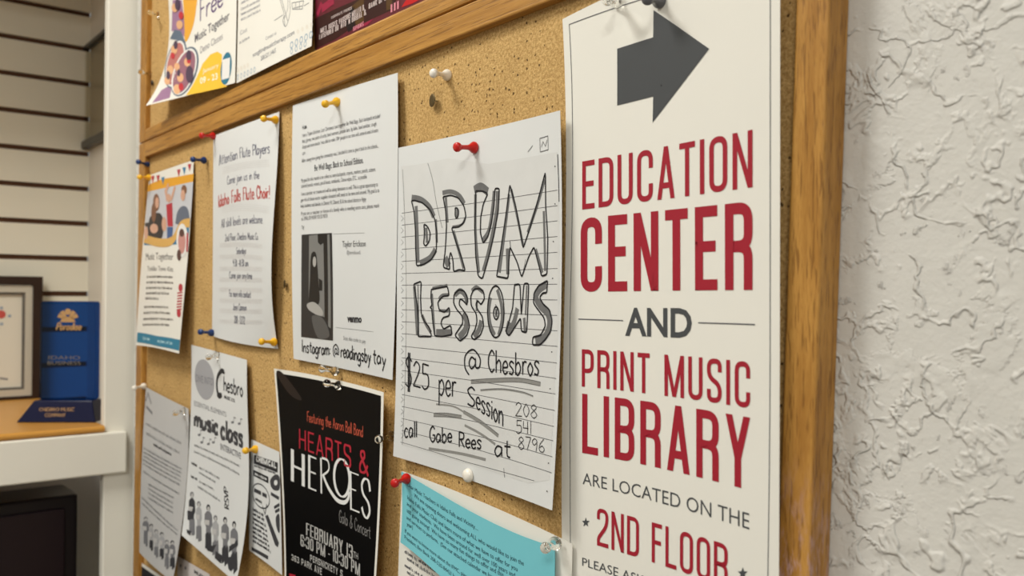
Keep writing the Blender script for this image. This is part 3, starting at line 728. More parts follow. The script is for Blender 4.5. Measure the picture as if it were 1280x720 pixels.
for f, w, q in ((A, 25, [(95, 250), (150, 262), (200, 305), (228, 365)]), (A, 18, [(122, 300), (134, 640)]), (A, 26, [(238, 560), (205, 612), (145, 645)]), (A, 14, [(240, 380), (246, 520)]), (A, 16, [(182, 430), (188, 520)]),
    (A, 18, [(280, 222), (330, 214), (380, 236), (412, 285)]), (A, 30, [(296, 610), (318, 660)]), (A, 16, [(345, 450), (408, 675)]), (A, 14, [(300, 250), (310, 400)]), (A, 10, [(368, 320), (366, 365)]), (A, 10, [(340, 425), (395, 412), (416, 370)]),
    (A, 32, [(470, 205), (510, 185), (552, 215)]), (A, 16, [(478, 230), (478, 460), (498, 700)]), (A, 18, [(522, 505), (560, 440), (582, 300), (590, 210)]), (A, 20, [(610, 210), (605, 330), (560, 560), (525, 690)]),
    (A, 14, [(692, 200), (730, 370), (763, 535)]), (A, 16, [(792, 460), (850, 290), (893, 140)]), (A, 14, [(888, 330), (896, 690)]), (A, 20, [(670, 555), (672, 710)]), (A, 16, [(622, 700), (650, 480), (680, 230)]), (A, 14, [(840, 560), (880, 700)]),
    (B, 22, [(138, 165), (160, 530)]), (B, 20, [(195, 380), (225, 450), (262, 510)]), (B, 32, [(300, 508), (415, 510)]), (B, 16, [(272, 182), (385, 160)]), (B, 12, [(270, 220), (290, 525)]), (B, 14, [(320, 345), (392, 350)]), (B, 14, [(320, 260), (345, 232), (395, 228)]),
    (B, 26, [(440, 230), (480, 200), (520, 240), (528, 290)]), (B, 34, [(470, 545), (515, 490), (525, 420), (500, 370)]), (B, 20, [(565, 200), (600, 175), (650, 210)]), (B, 30, [(585, 545), (622, 480), (635, 420)]), (B, 14, [(606, 265), (600, 350)]),
    (B, 24, [(705, 250), (692, 340), (702, 450), (735, 530)]), (B, 22, [(755, 190), (785, 300), (790, 420), (765, 530)]), (B, 18, [(748, 335), (748, 395)]),
    (B, 30, [(905, 330), (880, 430), (835, 515)]), (B, 20, [(955, 400), (962, 500)]), (B, 12, [(975, 160), (965, 380)]), (B, 30, [(845, 430), (825, 510)]),
    (B, 34, [(1120, 150), (1065, 195), (1045, 250), (1075, 310), (1130, 370), (1142, 450), (1110, 540), (1040, 580)])):
    sc = 4.8 if f is A else 5.953
    k.line([f(*t) for t in q], w / sc * .00100, True)
k = dr.ink('pencil_underlines', PGREY, 1)
for w, q in ((20, [(375, 178), (480, 172), (600, 170), (705, 190)]), (8, [(420, 220), (520, 215), (620, 230), (670, 248)]), (9, [(210, 285), (290, 295), (345, 325)]), (18, [(340, 322), (420, 370), (505, 435)]), (18, [(198, 335), (260, 336), (330, 345)]), (12, [(345, 385), (420, 425), (490, 475)]), (14, [(175, 495), (330, 520), (445, 548)])):
    k.line([G(*t) for t in q], w / 3.79 * .00062, True)
k2 = dr.ink('underline_outlines', ink('pencil_dark', (96, 96, 95)), 2)
for q in ([(375, 170), (480, 163), (600, 161), (705, 181)], [(375, 187), (480, 182), (600, 180), (700, 198)], [(340, 314), (420, 360), (505, 428)], [(198, 327), (260, 327), (330, 338)], [(198, 344), (260, 345), (330, 353)], [(420, 216), (520, 211), (620, 226), (670, 246)]):
    k2.line([G(*t) for t in q], .0004, True)
k = dr.ink('handwriting', PEN, 3)
hand(k, '@', G(338, 135), G(428, 150), 115 / 3.79, 118 / 3.79, .0014)
hand(k, 'Chesbros', G(455, 132), G(702, 150), 105 / 3.79, 115 / 3.79, .0014, jit=.04)
hand(k, '$', G(62, 205), G(102, 212), 150 / 3.79, None, .0014); hand(k, '25', G(98, 195), G(180, 222), 118 / 3.79, None, .0014)
hand(k, 'per', G(220, 240), G(308, 252), 130 / 3.79, None, .0014)
hand(k, 'S', G(355, 290), G(398, 302), 92 / 3.79, None, .0014); hand(k, 'ession', G(398, 302), G(532, 396), 105 / 3.79, 115 / 3.79, .0014, jit=.04)
hand(k, 'call', G(58, 440), G(122, 444), 78 / 3.79, None, .0014, jit=.04); hand(k, 'Gabe', G(178, 462), G(288, 466), 72 / 3.79, None, .0014, jit=.04)
hand(k, 'Rees', G(316, 488), G(428, 500), 72 / 3.79, None, .0014, jit=.04); hand(k, 'at', G(485, 530), G(566, 538), 88 / 3.79, None, .0014)
hand(k, '208', G(583, 340), G(692, 352), 62 / 3.79, None, .0006, jit=.04); hand(k, '541', G(588, 420), G(668, 426), 62 / 3.79, None, .0006, jit=.04); hand(k, '8796', G(598, 495), G(728, 514), 60 / 3.79, None, .0006, jit=.04)
dr.done()

# ------------------------------------------------------------------ backpack appeal letter
lt = Sheet('letter', PAPER_COOL, [[(366, 132, .004), (424, 113, .002), (497, 91, .006)], [(364.5, 284, .007), (428, 276, .008), (496.5, 268, .009)],
    [(367, 448.5, .006), (424, 460, .003), (490.5, 475, .010)]], 'white typed letter with a dark photo and handwritten Instagram line', 'letter')
Q = lambda X, Y: (360 + X / 3.6, 90 + Y / 3.6)
Q2 = lambda X, Y: (360 + X / 3.6, 280 + Y / 3.6)
k = lt.ink('typed_text', ink('typed_grey', (98, 98, 102)))
for t, a, b in (('Hi,', (65, 258), (76, 256)), ('I am a Taylor Erickson. Last Christmas I put together Be Well Bags. Each backpack included', (65, 294), (415, 206)),
    ('hats, gloves, two pairs of socks, hand warmers, protein bars, lip balm, hand sanitizer, cough', (65, 320), (398, 241)), ('drops and some snacks. I was able to make 100+ people in our area with some in need of extra', (65, 346), (406, 270)), ('care', (65, 374), (78, 371)),
    ("After seeing how giving the community was, I decided it's time to give it back to the schools...", (62, 408), (408, 340)),
    ('My goal for this month is to collect as many backpacks, crayons, markers, pencils, scissors,', (60, 497), (395, 446)), ('colored pencils, erasers, pencil boxes, notebooks, Clorox wipes, ETC... as possible', (60, 522), (355, 479)),
    ('I am a speaker on trauma and will be taking donations as well. This is a great opportunity to', (60, 557), (405, 514)), ('get rid of those extra supplies donated will need to be new and unused. My goal is to', (58, 585), (412, 541)), ('help students and families in District 91, District 93 & the school district in Rigby', (58, 611), (352, 581)),
    ('If you are a teacher or know of a family who is needing extra care, please reach', (60, 646), (410, 609)), ('out. EMAIL OR PHONE YOU SO MUCH', (60, 669), (178, 656)), ('Tay', (62, 709), (73, 705))):
    typed(k, t, Q(*a), Q(*b), 4.6, 5.2)
k = lt.ink('bold_lettering', ink('typed_black', (44, 44, 48)), 1)
typed(k, 'Be Well Bags: Back to School Edition.', Q(120, 446), Q(340, 410), 7.4, 7.8, bold=.006); typed(k, 'B', Q(76, 256), Q(85, 253), 3.6, bold=.03)
typed(k, 'Taylor Erickson', Q2(245, 104), Q2(350, 101), 7.4)
typed(k, 'venmo', Q2(267, 440), Q2(332, 443), 8.6, bold=.045)
k = lt.ink('typed_text', ink('typed_pale', (140, 140, 142)), 1)
typed(k, '@terickson5', Q2(265, 136), Q2(327, 136), 4.6); typed(k, 'Scan this code to pay', Q2(250, 521), Q2(350, 537), 5)
k.line([Q2(205, 45), Q2(345, 40)], .0003); k.line([Q2(215, 465), Q2(385, 485)], .0003)
k = lt.ink('marker_writing', PEN, 2)
hand(k, 'Instagram:', Q2(62, 575), Q2(194, 590), 52 / 3.6, 56 / 3.6, .0016, jit=.05); hand(k, '@', Q2(202, 592), Q2(232, 605), 56 / 3.6, None, .0014)
hand(k, 'readingsby', Q2(237, 600), Q2(375, 622), 62 / 3.6, 64 / 3.6, .0016, jit=.05); hand(k, 'tay', Q2(382, 622), Q2(444, 640), 66 / 3.6, None, .0016, jit=.05)
k = lt.ink('printed_photo', ink('photo_dark', (40, 40, 42), .4)); k.fill([Q2(62, 48), Q2(198, 40), Q2(203, 525), Q2(60, 508)])
k = lt.ink('printed_photo', ink('photo_wall', (122, 122, 120), .4), 2)
k.fill([Q2(96, 52), Q2(160, 45), Q2(168, 420), Q2(150, 415), Q2(108, 350), Q2(94, 330)])
k.fill([Q2(178, 48), Q2(188, 46), Q2(194, 470), Q2(182, 460)])
k = lt.ink('printed_photo', ink('photo_black', (20, 20, 22), .4), 3)
k.fill([Q2(104, 150), Q2(115, 125), Q2(128, 135), Q2(134, 190), Q2(138, 250), Q2(142, 355), Q2(98, 355), Q2(100, 260)], True); k.fill([Q2(135, 45), Q2(160, 44), Q2(162, 85), Q2(148, 95), Q2(136, 82)]); k.fill([Q2(140, 245), Q2(156, 255), Q2(156, 300), Q2(142, 300)])
k.fill([Q2(160, 48), Q2(176, 48), Q2(182, 440), Q2(166, 425)])
k = lt.ink('printed_photo', ink('photo_skin', (168, 166, 162), .4), 4)
k.ell(*Q2(121, 170), 2.2, 6.5); k.fill([Q2(88, 360), Q2(120, 352), Q2(155, 385), Q2(158, 412), Q2(130, 408), Q2(95, 385)], True)
k = lt.ink('printed_photo', ink('photo_mid', (84, 84, 84), .4), 4)
k.fill([Q2(110, 415), Q2(160, 425), Q2(190, 500), Q2(150, 518), Q2(125, 490)], True)
lt.done()

# ------------------------------------------------------------------ flute choir notice
fl = Sheet('notice', PAPER_COOL, [[(266.5, 170, .003), (308, 154.5, .006), (349, 139.5, .003)], [(266.3, 262, .005), (307, 257, .010), (342.5, 262, .012)],
    [(265.8, 340, .004), (305, 342, .009), (339, 346, .014)], [(265, 419.5, .003), (301, 429.5, .006), (347.5, 436, .003)]], 'white sheet announcing a flute choir in red and grey script', 'notice')
V1 = lambda X, Y: (260 + X / 4.505, 140 + Y / 4.505)
V2 = lambda X, Y: (260 + X / 4.8, 290 + Y / 4.8)
k = fl.ink('faint_music_staves', ink('faint_grey', (210, 208, 206)), 0)
for a, b, c in ((330, 305, 18), (545, 570, 14)):
    for i in range(4): k.line([V1(80, a - i * 11 + 20), V1(345, b - i * 11)], .0006)
for y in (70, 140, 210, 275, 335, 400, 460, 525):
    for i in range(4): k.line([V2(70, y + i * 7), V2(325, y + 6 + i * 7)], .0006)
k = fl.ink('script_lettering', ink('script_slate', (96, 96, 116)), 1)
hand(k, 'Attention Flute Players', V1(62, 302), V1(350, 232), 13, 14.5, .0015, w2=.0008); hand(k, 'Come join us in the', V1(108, 410), V1(290, 376), 10.5, None, .001, w2=.0006)
hand(k, 'All skill levels are welcome.', V1(75, 655), V1(312, 628), 11, None, .001, w2=.0006)
k = fl.ink('red_script_lettering', ink('script_red', (186, 72, 66)), 1)
hand(k, 'Idaho Falls Flute Choir!', V1(58, 538), V1(350, 488), 15, 16.5, .0021, w2=.001)
k = fl.ink('small_lettering', ink('script_slate_small', (104, 104, 118)), 1)
for t, a, b, h in (('2nd Floor, Chesbro Music Co.', (103, 56), (305, 47), 6.5), ('Saturdays', (170, 132), (230, 130), 6), ('9:30 -10:30 am', (150, 206), (243, 206), 6.5), ('Come join anytime', (128, 278), (266, 282), 6.5), ('For more info contact', (128, 388), (258, 394), 6.5), ('Jane Cannon', (150, 468), (233, 472), 6.5), ('208 -5272', (157, 545), (223, 553), 7)):
    hand(k, t, V2(*a), V2(*b), h * 1.3, None, .0010)
fl.done()

# ------------------------------------------------------------------ music class flyer for young children (left edge)
mt = Sheet('flyer', PAPER, [[(187, 219, .003), (214, 209.5, .004), (242, 200, .003)], [(180.5, 284, .008), (209, 279, .010), (238, 277, .007)],
    [(175, 350, .014), (202, 348, .016), (232, 350, .013)], [(170, 431.6, .020), (196, 435, .022), (223.6, 442, .020)]], 'colourful flyer with three people in its photo and a teal bottom band', 'flyer')
S1 = lambda X, Y: (165 + X / 5.54, 190 + Y / 5.54)
S2 = lambda X, Y: (165 + X / 5.14, 310 + Y / 5.14)
mt.ink('orange_banner', ink('flyer_orange', (222, 160, 52)), 0).fill([S1(112, 228), S1(200, 190), S1(320, 170), S1(428, 150), S1(424, 205), S1(270, 240), S1(110, 276)])
k = mt.ink('printed_photo', ink('flyer_photo_grey', (196, 197, 202), .4), 0); k.fill([S1(110, 276), S1(270, 240), S1(424, 205), S1(405, 480), S1(390, 520), S1(300, 590), S1(200, 620), S1(86, 600)])
k = mt.ink('printed_photo', ink('flyer_black', (44, 40, 44), .4), 2); k.fill([S1(120, 470), S1(150, 430), S1(195, 425), S1(218, 480), S1(205, 600), S1(115, 585)], True); k.fill([S1(92, 490), S1(118, 490), S1(116, 520), S1(92, 520)])
k = mt.ink('printed_photo', ink('flyer_hair', (124, 84, 60), .4), 3); k.ell(*S1(170, 350), 4, 11); k.ell(*S1(152, 420), 3, 12); k.ell(*S1(362, 262), 3.4, 6)
k = mt.ink('printed_photo', ink('flyer_skin', (206, 160, 136), .4), 4); k.ell(*S1(176, 352), 2.4, 7); k.ell(*S1(155, 530), 5, 6); k.ell(*S1(258, 320), 2.4, 5.5); k.line([S1(248, 335), S1(236, 270), S1(256, 225)], .008); k.line([S1(272, 335), S1(300, 240)], .007); k.ell(*S1(355, 300), 2.8, 7)
k.ell(*S1(225, 500), 3, 9); k.ell(*S1(100, 560), 2.5, 8)
k = mt.ink('printed_photo', ink('flyer_red', (178, 44, 60), .4), 2); k.fill([S1(238, 365), S1(280, 350), S1(285, 515), S1(248, 515)])
k = mt.ink('printed_photo', ink('flyer_slate', (98, 106, 122), .4), 2); k.fill([S1(305, 470), S1(318, 410), S1(350, 375), S1(385, 390), S1(400, 460), S1(395, 500), S1(310, 500)], True)
k = mt.ink('printed_photo', ink('flyer_jeans', (62, 92, 140), .4), 3); k.fill([S1(245, 520), S1(285, 520), S1(280, 590), S1(245, 600)])
k = mt.ink('blue_swoosh', ink('flyer_blue', (58, 122, 160)), 1); k.fill([S1(86, 602), S1(200, 622), S1(300, 592), S1(392, 508), S1(398, 500), S1(392, 590), S1(310, 640), S1(180, 650), S1(84, 644)])
k = mt.ink('tan_swoosh', ink('flyer_tan', (212, 168, 96)), 3); k.line([S1(86, 600), S1(190, 628), S1(280, 612), S1(340, 510), S1(402, 490)], .012, True)
k = mt.ink('oval_frame', ink('flyer_white', (226, 224, 220)), 4); k.ell(*S1(350, 612), 7.2, 21)
k = mt.ink('oval_photo', ink('flyer_rose', (196, 140, 132), .4), 5); k.ell(*S1(348, 622), 4.6, 15)
k = mt.ink('oval_photo', ink('flyer_brown', (88, 58, 52), .4), 6); k.ell(*S1(348, 560), 3, 5); k.ell(*S2(305, 45), 2.6, 7)
k = mt.ink('oval_photo', ink('flyer_red', (178, 44, 60), .4), 4); k.fill([S1(380, 560), S1(393, 560), S1(388, 690), S1(378, 690)])
k = mt.ink('bunting', ink('flyer_red', (178, 44, 60), .4), 2)
for x, y in ((145, 190), (182, 185), (325, 145), (400, 108)): k.fill([S1(x - 12, y - 22), S1(x + 12, y - 26), S1(x, y + 28)])
k = mt.ink('bunting', ink('flyer_blue', (58, 122, 160)), 2)
for x, y in ((216, 200), (363, 132)): k.fill([S1(x - 12, y - 24), S1(x + 12, y - 27), S1(x, y + 28)])
k = mt.ink('lettering', ink('flyer_text', (104, 96, 92)), 1)
typed(k, 'Music Together', S2(90, 78), S2(266, 78), 8.5); typed(k, 'Toddler Town Kits', S2(100, 148), S2(265, 152), 5.8)
for i, (x0, x1, y) in enumerate(((97, 265, 192), (95, 266, 228), (92, 260, 264), (90, 243, 298), (86, 172, 330), (78, 236, 386), (76, 250, 424), (74, 264, 464), (70, 242, 500))): greek(k, S2(x0, y), S2(x1, y + 3), 3.2, .0009, 20 + i)
k = mt.ink('round_logo', ink('flyer_red', (178, 44, 60), .4), 1); k.ell(*S2(313, 255), 2.6, 5); k.ell(*S2(302, 420), 2.6, 5)
for i in range(7): k.line([S2(293 - i, 290 + i * 18), S2(325 - i, 286 + i * 18)], .002)
k = mt.ink('bottom_band', ink('flyer_teal', (52, 124, 152)), 1); k.fill([S2(36, 542), S2(160, 565), S2(309, 590), S2(303, 660), S2(160, 630), S2(32, 605)])
k = mt.ink('band_lettering', ink('flyer_pale_blue', (168, 206, 216)), 2); greek(k, S2(70, 588), S2(120, 596), 4, .0012, 5); greek(k, S2(165, 606), S2(262, 622), 4, .0012, 6)
mt.done()

# ------------------------------------------------------------------ grey scale music class poster
mc = Sheet('poster', PAPER_COOL, [[(239, 431, .003), (273, 440, .002), (308.5, 450, .006)], [(238.5, 512, .004), (274, 523, .007), (310, 535, .010)],
    [(233, 611, .012), (272, 623, .012), (309, 638, .014)], [(227, 669, .022), (260, 698, .018), (295, 729, .026)]], 'grey printed poster reading music class with six figures along its bottom', 'poster')
C5 = lambda X, Y: (220 + X / 4.8, 430 + Y / 4.8)
C6 = lambda X, Y: (220 + X / 4.8, 570 + Y / 4.8)
GR = ink('print_dark', (62, 62, 66)); GM = ink('print_mid', (122, 122, 126)); GL = ink('print_light', (160, 160, 164))
k = mc.ink('oval_badge', GL); k.ell(*C5(172, 213), 12, 25.5, -.12)
k = mc.ink('badge_lettering', GM, 2); typed(k, 'DIVE INTO', C5(120, 225), C5(224, 250), 9)
k = mc.ink('logo_lettering', ink('print_black', (40, 40, 44)), 1)
k.line([C5(290, 170), C5(272, 162), C5(250, 200), C5(246, 260), C5(258, 312), C5(275, 305)], .006, True); k.ell(*C5(262, 308), 3.2, 3.5); k.line([C5(285, 155), C5(292, 178)], .003)
hand(k, 'hesbro', C5(285, 280), C5(404, 318), 90 / 4.8, 96 / 4.8, .0026); typed(k, 'MUSIC CO.', C5(290, 326), C5(356, 352), 4, bold=.03)
k = mc.ink('heading_lettering', GR, 1); hand(k, 'music', C5(108, 490), C5(256, 545), 20, 21, .0062, w2=.0036); hand(k, 'class', C5(268, 562), C5(404, 620), 24, 25, .0062, w2=.0036)
k = mc.ink('small_lettering', GM, 1); typed(k, 'ESSENTIAL ELEMENTS', C5(110, 368), C5(302, 438), 6); typed(k, 'INTERACTIVE', C5(268, 632), C5(390, 690), 7.5, bold=.02)
for x, y in ((140, 545), (155, 590), (195, 600), (225, 590), (340, 470), (380, 478)): k.ell(*C5(x, y), 1.8, 1.6); k.line([C5(x + 8, y), C5(x + 8, y - 30), C5(x + 20, y - 25)], .0012)
for i, (x0, y0, x1, y1) in enumerate(((110, 612, 385, 740), (110, 650, 385, 790))): greek(k, C5(x0, y0), C5(x1, y1), 3.2, .0006, 40 + i)
for i, (x0, y0, x1, y1) in enumerate(((95, 48, 130, 66), (92, 128, 130, 146))): greek(mc.ink('small_lettering', GR, 2), C6(x0, y0), C6(x1, y1), 3.2, .0012, 50 + i)
for i, (x0, y0, x1, y1) in enumerate(((140, 75, 262, 140), (140, 105, 240, 165), (140, 160, 232, 208), (132, 190, 268, 278))): greek(k, C6(x0, y0), C6(x1, y1), 3.4, .0006, 60 + i)
k = mc.ink('small_lettering', GR, 2)
hand(k, 'RSVP', C6(318, 322), C6(312, 190), 5.2, None, .0017, up=(-1, -.35))
def figure(sh, pts, body, head, hx, hy, bw, fy, tilt=0, leg=None):
    kb = sh.ink('printed_figure', body, 2, True); kb2 = Ink(sh, 'printed_figure', head, 3); grp = [k_ for k_ in sh.inks if sh.inks[k_] is kb][0]
    sh.inks[(grp[0], head.name, 3, grp[3])] = kb2
    kb3 = Ink(sh, 'printed_figure', ink('figure_face', (188, 186, 184)), 4); sh.inks[(grp[0], 'face', 4, grp[3])] = kb3
    H = fy - hy; w = bw * .82
    kb.fill([(hx - w * .35, hy + H * .07), (hx + w * .35, hy + H * .08), (hx + w * .9, hy + H * .16), (hx + w * 1.0, hy + H * .42), (hx + w * .6, hy + H * .5), (hx + w * .55, hy + H * .66), (hx - w * .6, hy + H * .62), (hx - w * .55, hy + H * .46), (hx - w * 1.0, hy + H * .36), (hx - w * .9, hy + H * .14)])
    kb2.line([(hx - w * .3, hy + H * .6), (hx - w * .35 + tilt, fy - 2)], .0105); kb2.line([(hx + w * .3, hy + H * .62), (hx + w * .35 + tilt, fy + 1)], .0105)
    kb2.ell(hx, hy - H * .015, 2.3, H * .075); kb3.ell(hx + .4, hy + H * .015, 1.5, H * .055); kb3.line([(hx - w * .9, hy + H * .34), (hx + w * .3, hy + H * .36)], .006)
FB, FM, FP = ink('figure_black', (56, 56, 60)), ink('figure_mid', (116, 116, 120)), ink('figure_pale', (166, 166, 168))
for (x, y, fy, bw, b, h) in ((97, 235, 470, 5, FB, FM), (138, 290, 505, 4.5, FP, FM), (195, 312, 560, 6, FM, FB), (238, 375, 600, 5, FP, FM), (296, 388, 645, 6, FM, FB), (350, 415, 690, 6, FM, FB)):
    hx, hy = C6(x, y); figure(mc, None, b, h, hx, hy, bw, C6(x, fy)[1])
k = mc.ink('printed_figure', FB, 4); k.fill([C6(70, 330), C6(108, 315), C6(105, 375), C6(72, 385)]); k.line([C6(320, 560), C6(372, 520)], .006); k.fill([C6(240, 570), C6(285, 600), C6(270, 645), C6(238, 615)]); k.fill([C6(180, 545), C6(245, 530), C6(222, 580), C6(190, 565)])
k.fill([C6(305, 610), C6(345, 600), C6(330, 690), C6(318, 680)]); k.fill([C6(66, 440), C6(92, 450), C6(88, 478), C6(68, 462)])
mc.done()

# ------------------------------------------------------------------ grey notice at the far left with figures
gn = Sheet('notice', PAPER_GREY, [[(182.5, 484, .004), (208, 497.5, .006), (235.5, 511, .006)], [(177.5, 570, .008), (204, 583, .011), (233.5, 596, .010)],
    [(174.2, 690.5, .014), (193, 709, .018), (215.5, 727, .024)]], 'dull grey text notice with small standing figures, beside the left frame edge', 'notice')
D7 = lambda X, Y: (165 + X / 2.88, 470 + Y / 2.88)
k = gn.ink('small_lettering', GM)
for i, (x0, y0, x1, y1, h) in enumerate(((50, 175, 180, 248, 4.5), (52, 210, 172, 282, 4.5), (42, 262, 180, 338, 3), (42, 276, 178, 352, 3), (42, 290, 178, 366, 3), (40, 304, 176, 380, 3), (40, 318, 174, 396, 3), (40, 346, 172, 428, 3), (60, 392, 152, 442, 3), (60, 408, 150, 462, 3), (60, 424, 150, 478, 3), (58, 440, 150, 496, 3), (36, 440, 166, 560, 3), (36, 460, 164, 574, 3))): greek(k, D7(x0, y0), D7(x1, y1), h, .0006, 80 + i)
greek(gn.ink('small_lettering', GR), D7(78, 250), D7(143, 288), 3.6, .0013, 99)
k.line([D7(50, 90), D7(58, 62), D7(70, 100)], .003); k.line([D7(52, 110), D7(74, 135)], .004)
for (x, y, fy, bw, b, h) in ((50, 515, 610, 5, FM, FM), (70, 540, 625, 3.5, FP, FB), (88, 560, 650, 4, FP, FM), (108, 570, 655, 4, FP, FB), (126, 598, 690, 4, FM, FM), (146, 600, 690, 4.5, FM, FB)):
    hx, hy = D7(x, y); figure(gn, None, b, h, hx, hy, bw, D7(x, fy)[1])
gn.done()

# ------------------------------------------------------------------ small black and white flyer
ch = Sheet('flyer', PAPER_COOL, [[(314, 549, .004), (331, 557, .004), (349, 565, .004)], [(311.5, 620, .005), (330, 630, .006), (351, 642, .005)],
    [(311.5, 688, .005), (331, 702, .006), (352.5, 719, .005)]], 'small black and white flyer with cartoon artwork tucked behind the black poster', 'flyer')
E6 = C6
k = ch.ink('header_block', ink('print_black', (40, 40, 44))); k.fill([E6(470, -8), E6(612, 40), E6(610, 100), E6(468, 45)]); k.fill([E6(465, 82), E6(555, 125), E6(556, 165), E6(465, 118)])
k = ch.ink('header_lettering', PAPER_COOL, 2); condensed(k, 'CHEMICAL', E6(482, 32), E6(602, 76), 7, 7.5, s=.3, gap=.2)
greek(k, E6(474, 112), E6(548, 148), 3.5, .001, 3)
k = ch.ink('artwork', GR, 1); greek(k, E6(470, 62), E6(600, 110), 3, .0007, 4)
k.line([E6(455 + 55 + 52 * math.cos(t * PI / 10), 240 + 70 * math.sin(t * PI / 10) + 26 * math.cos(t * PI / 10)) for t in range(21)], .0014)
k.line([E6(520, 300), E6(535, 350), E6(545, 290)], .0014); greek(k, E6(470, 215), E6(548, 255), 7, .002, 8); greek(k, E6(475, 262), E6(525, 290), 4, .001, 9)
k.fill([E6(568, 140), E6(600, 110), E6(622, 130), E6(620, 200), E6(590, 205), E6(570, 180)], True); k.fill([E6(570, 215), E6(620, 245), E6(618, 265), E6(570, 235)])
k.fill([E6(536, 360), E6(552, 352), E6(618, 520), E6(612, 548), E6(596, 535)]); k.fill([E6(600, 370), E6(620, 350), E6(622, 460), E6(605, 430)], True); k.line([E6(590, 310), E6(622, 290)], .003); k.line([E6(596, 335), E6(622, 320)], .003)
for i in range(8): greek(k, E6(462, 325 + i * 27), E6(530 + i * 6, 365 + i * 31), 3.6, .0012, 110 + i)
k.fill([E6(455, 545), E6(555, 600), E6(552, 622), E6(455, 565)])
ch.ink('artwork_white', PAPER_COOL, 2).ell(*E6(600, 160), 2.2, 3.5)
ch.done()

# ------------------------------------------------------------------ black gala poster
hp = Sheet('poster', PAPER, [[(342.5, 460.7, .004), (408, 472, .004), (479.5, 490.5, .011)], [(352, 600, .005), (413, 618, .009), (474.5, 640, .017)],
    [(356, 776, .006), (408, 815, .010), (458, 872, .022)]], 'glossy black gala poster with HEARTS & HEROES in red and white', 'poster')
T8 = lambda X, Y: (340 + X / 3.513, 455 + Y / 3.513)
T6 = lambda X, Y: (340 + X / 6.0, 600 + Y / 6.0)
k = hp.ink('black_print', mat('ink_poster_black', (6, 6, 7), .5, 0, .06), 0)
a, b = hp.W, hp.H; e = .0042
k.poly([(e, e), (a / 2, e), (a - e, e), (a - e, b / 2), (a - e, b - e), (a / 2, b - e), (e, b - e), (e, b / 2)])
k = hp.ink('printed_glow', ink('poster_ember', (22, 11, 10), .5), 1); k.fill([T8(20, 38), T8(50, 42), T8(130, 150), T8(100, 150), T8(60, 110)], True)
k = hp.ink('script_lettering', ink('poster_coral', (188, 84, 62)), 2); hand(k, 'Featuring the Aaron Ball Band', T8(155, 252), T8(402, 322), 12.5, 14, .0009)
k = hp.ink('red_lettering', ink('poster_red', (172, 34, 52)), 2); condensed(k, 'HEARTS &', T8(120, 370), T8(424, 492), 24.5, 30, s=.17, hs=.12, gap=.3)
W = hp.ink('white_lettering', ink('poster_white', (222, 222, 220)), 2)
def deco(ch_, p0, p1, h): condensed(W, ch_, p0, p1, h, None, s=.22, hs=.07)
deco('H', T8(84, 512), T8(145, 540), 40); deco('E', T8(160, 545), T8(196, 560), 42); 
W.line([T8(216, 412), T8(218, 568)], .0034)
W.line([T8(220, 412), T8(246, 425), T8(250, 465), T8(222, 490)], .0022, True)
W.line([T8(226, 490), T8(250, 545), T8(285, 595), T8(318, 608), T8(336, 590), T8(340, 560)], .0040, True)
p = [hp.px(*T8(308 + 34 * math.cos(t * PI / 16), 500 + 82 * math.sin(t * PI / 16) + 10 * math.cos(t * PI / 16))) for t in range(33)]; W.ribbon(p[:-1], .0046, True, .0012)
W.line([T8(346, 470), T8(348, 640)], .0036); W.line([T8(346, 474), T8(382, 488)], .0012); W.line([T8(350, 548), T8(370, 556)], .0012); W.line([T8(348, 636), T8(386, 652)], .0014)
p = catmull([hp.px(*T8(x, y)) for x, y in ((432, 560), (425, 515), (408, 505), (396, 530), (402, 570), (424, 610), (430, 650), (418, 676), (404, 660), (396, 628))], 8); W.ribbon(p, .0034, False, .0014)
k = hp.ink('script_lettering', ink('poster_grey', (138, 136, 134)), 2); hand(k, 'Gala & Concert', T6(505, 312), T6(742, 440), 15, 16, .0008)
k = hp.ink('date_lettering', ink('poster_silver', (176, 175, 172)), 2)
condensed(k, 'FEBRUARY 13', T6(258, 412), T6(608, 596), 15.5, 17, s=.3, hs=.12, gap=.22); typed(k, 'TH', T6(612, 580), T6(648, 598), 8)
condensed(k, '6:30 PM - 10:30 PM', T6(216, 492), T6(662, 724), 14.5, 16, s=.3, hs=.12, gap=.22)
condensed(k, 'PERSNICKETY', T6(288, 606), T6(496, 714), 8, 9, s=.24, gap=.3); condensed(k, 'S', T6(514, 722), T6(532, 731), 9, None, s=.24); condensed(k, '363 PARK AVE', T6(148, 600), T6(376, 716), 7.5, 9, s=.24, gap=.3)
k = hp.ink('red_block', ink('poster_red', (172, 34, 52)), 2); k.fill([T6(132, 700), T6(178, 712), T6(178, 760), T6(134, 748)])
hp.done()

# ------------------------------------------------------------------ white sheet and teal slip at the bottom
wl = Sheet('letter', PAPER, [[(503, 589, .003), (608, 630, .003), (715.5, 680, .0068)], [(499, 680, .004), (604, 740, .004), (713, 800, .0075)],
    [(494, 1000, .005), (595, 1060, .005), (702, 1130, .0075)]], 'white typed letter mostly hidden behind the teal slip', 'letter')
k = wl.ink('typed_text', ink('typed_grey', (84, 84, 88)))
for i in range(5): greek(k, (506 + (i % 2) * 3, 691 + i * 8.5), (570, 731 + i * 9), 4.2, .0007, 130 + i)
wl.done()
ts = Sheet('notice', TEAL, [[(501.6, 589.5, .005), (566, 627, .006), (640, 664.8, .007), (693.5, 683.5, .0092)], [(502.6, 640, .009), (566, 690, .012), (638, 733, .012), (692.5, 756, .0125)],
    [(500.5, 678, .012), (560, 729, .017), (634, 790, .016), (690, 820, .0150)]], 'teal printed slip held by a red pushpin at its left corner', 'notice')
H3 = lambda X, Y: (490 + X / 5.333, 585 + Y / 5.333)
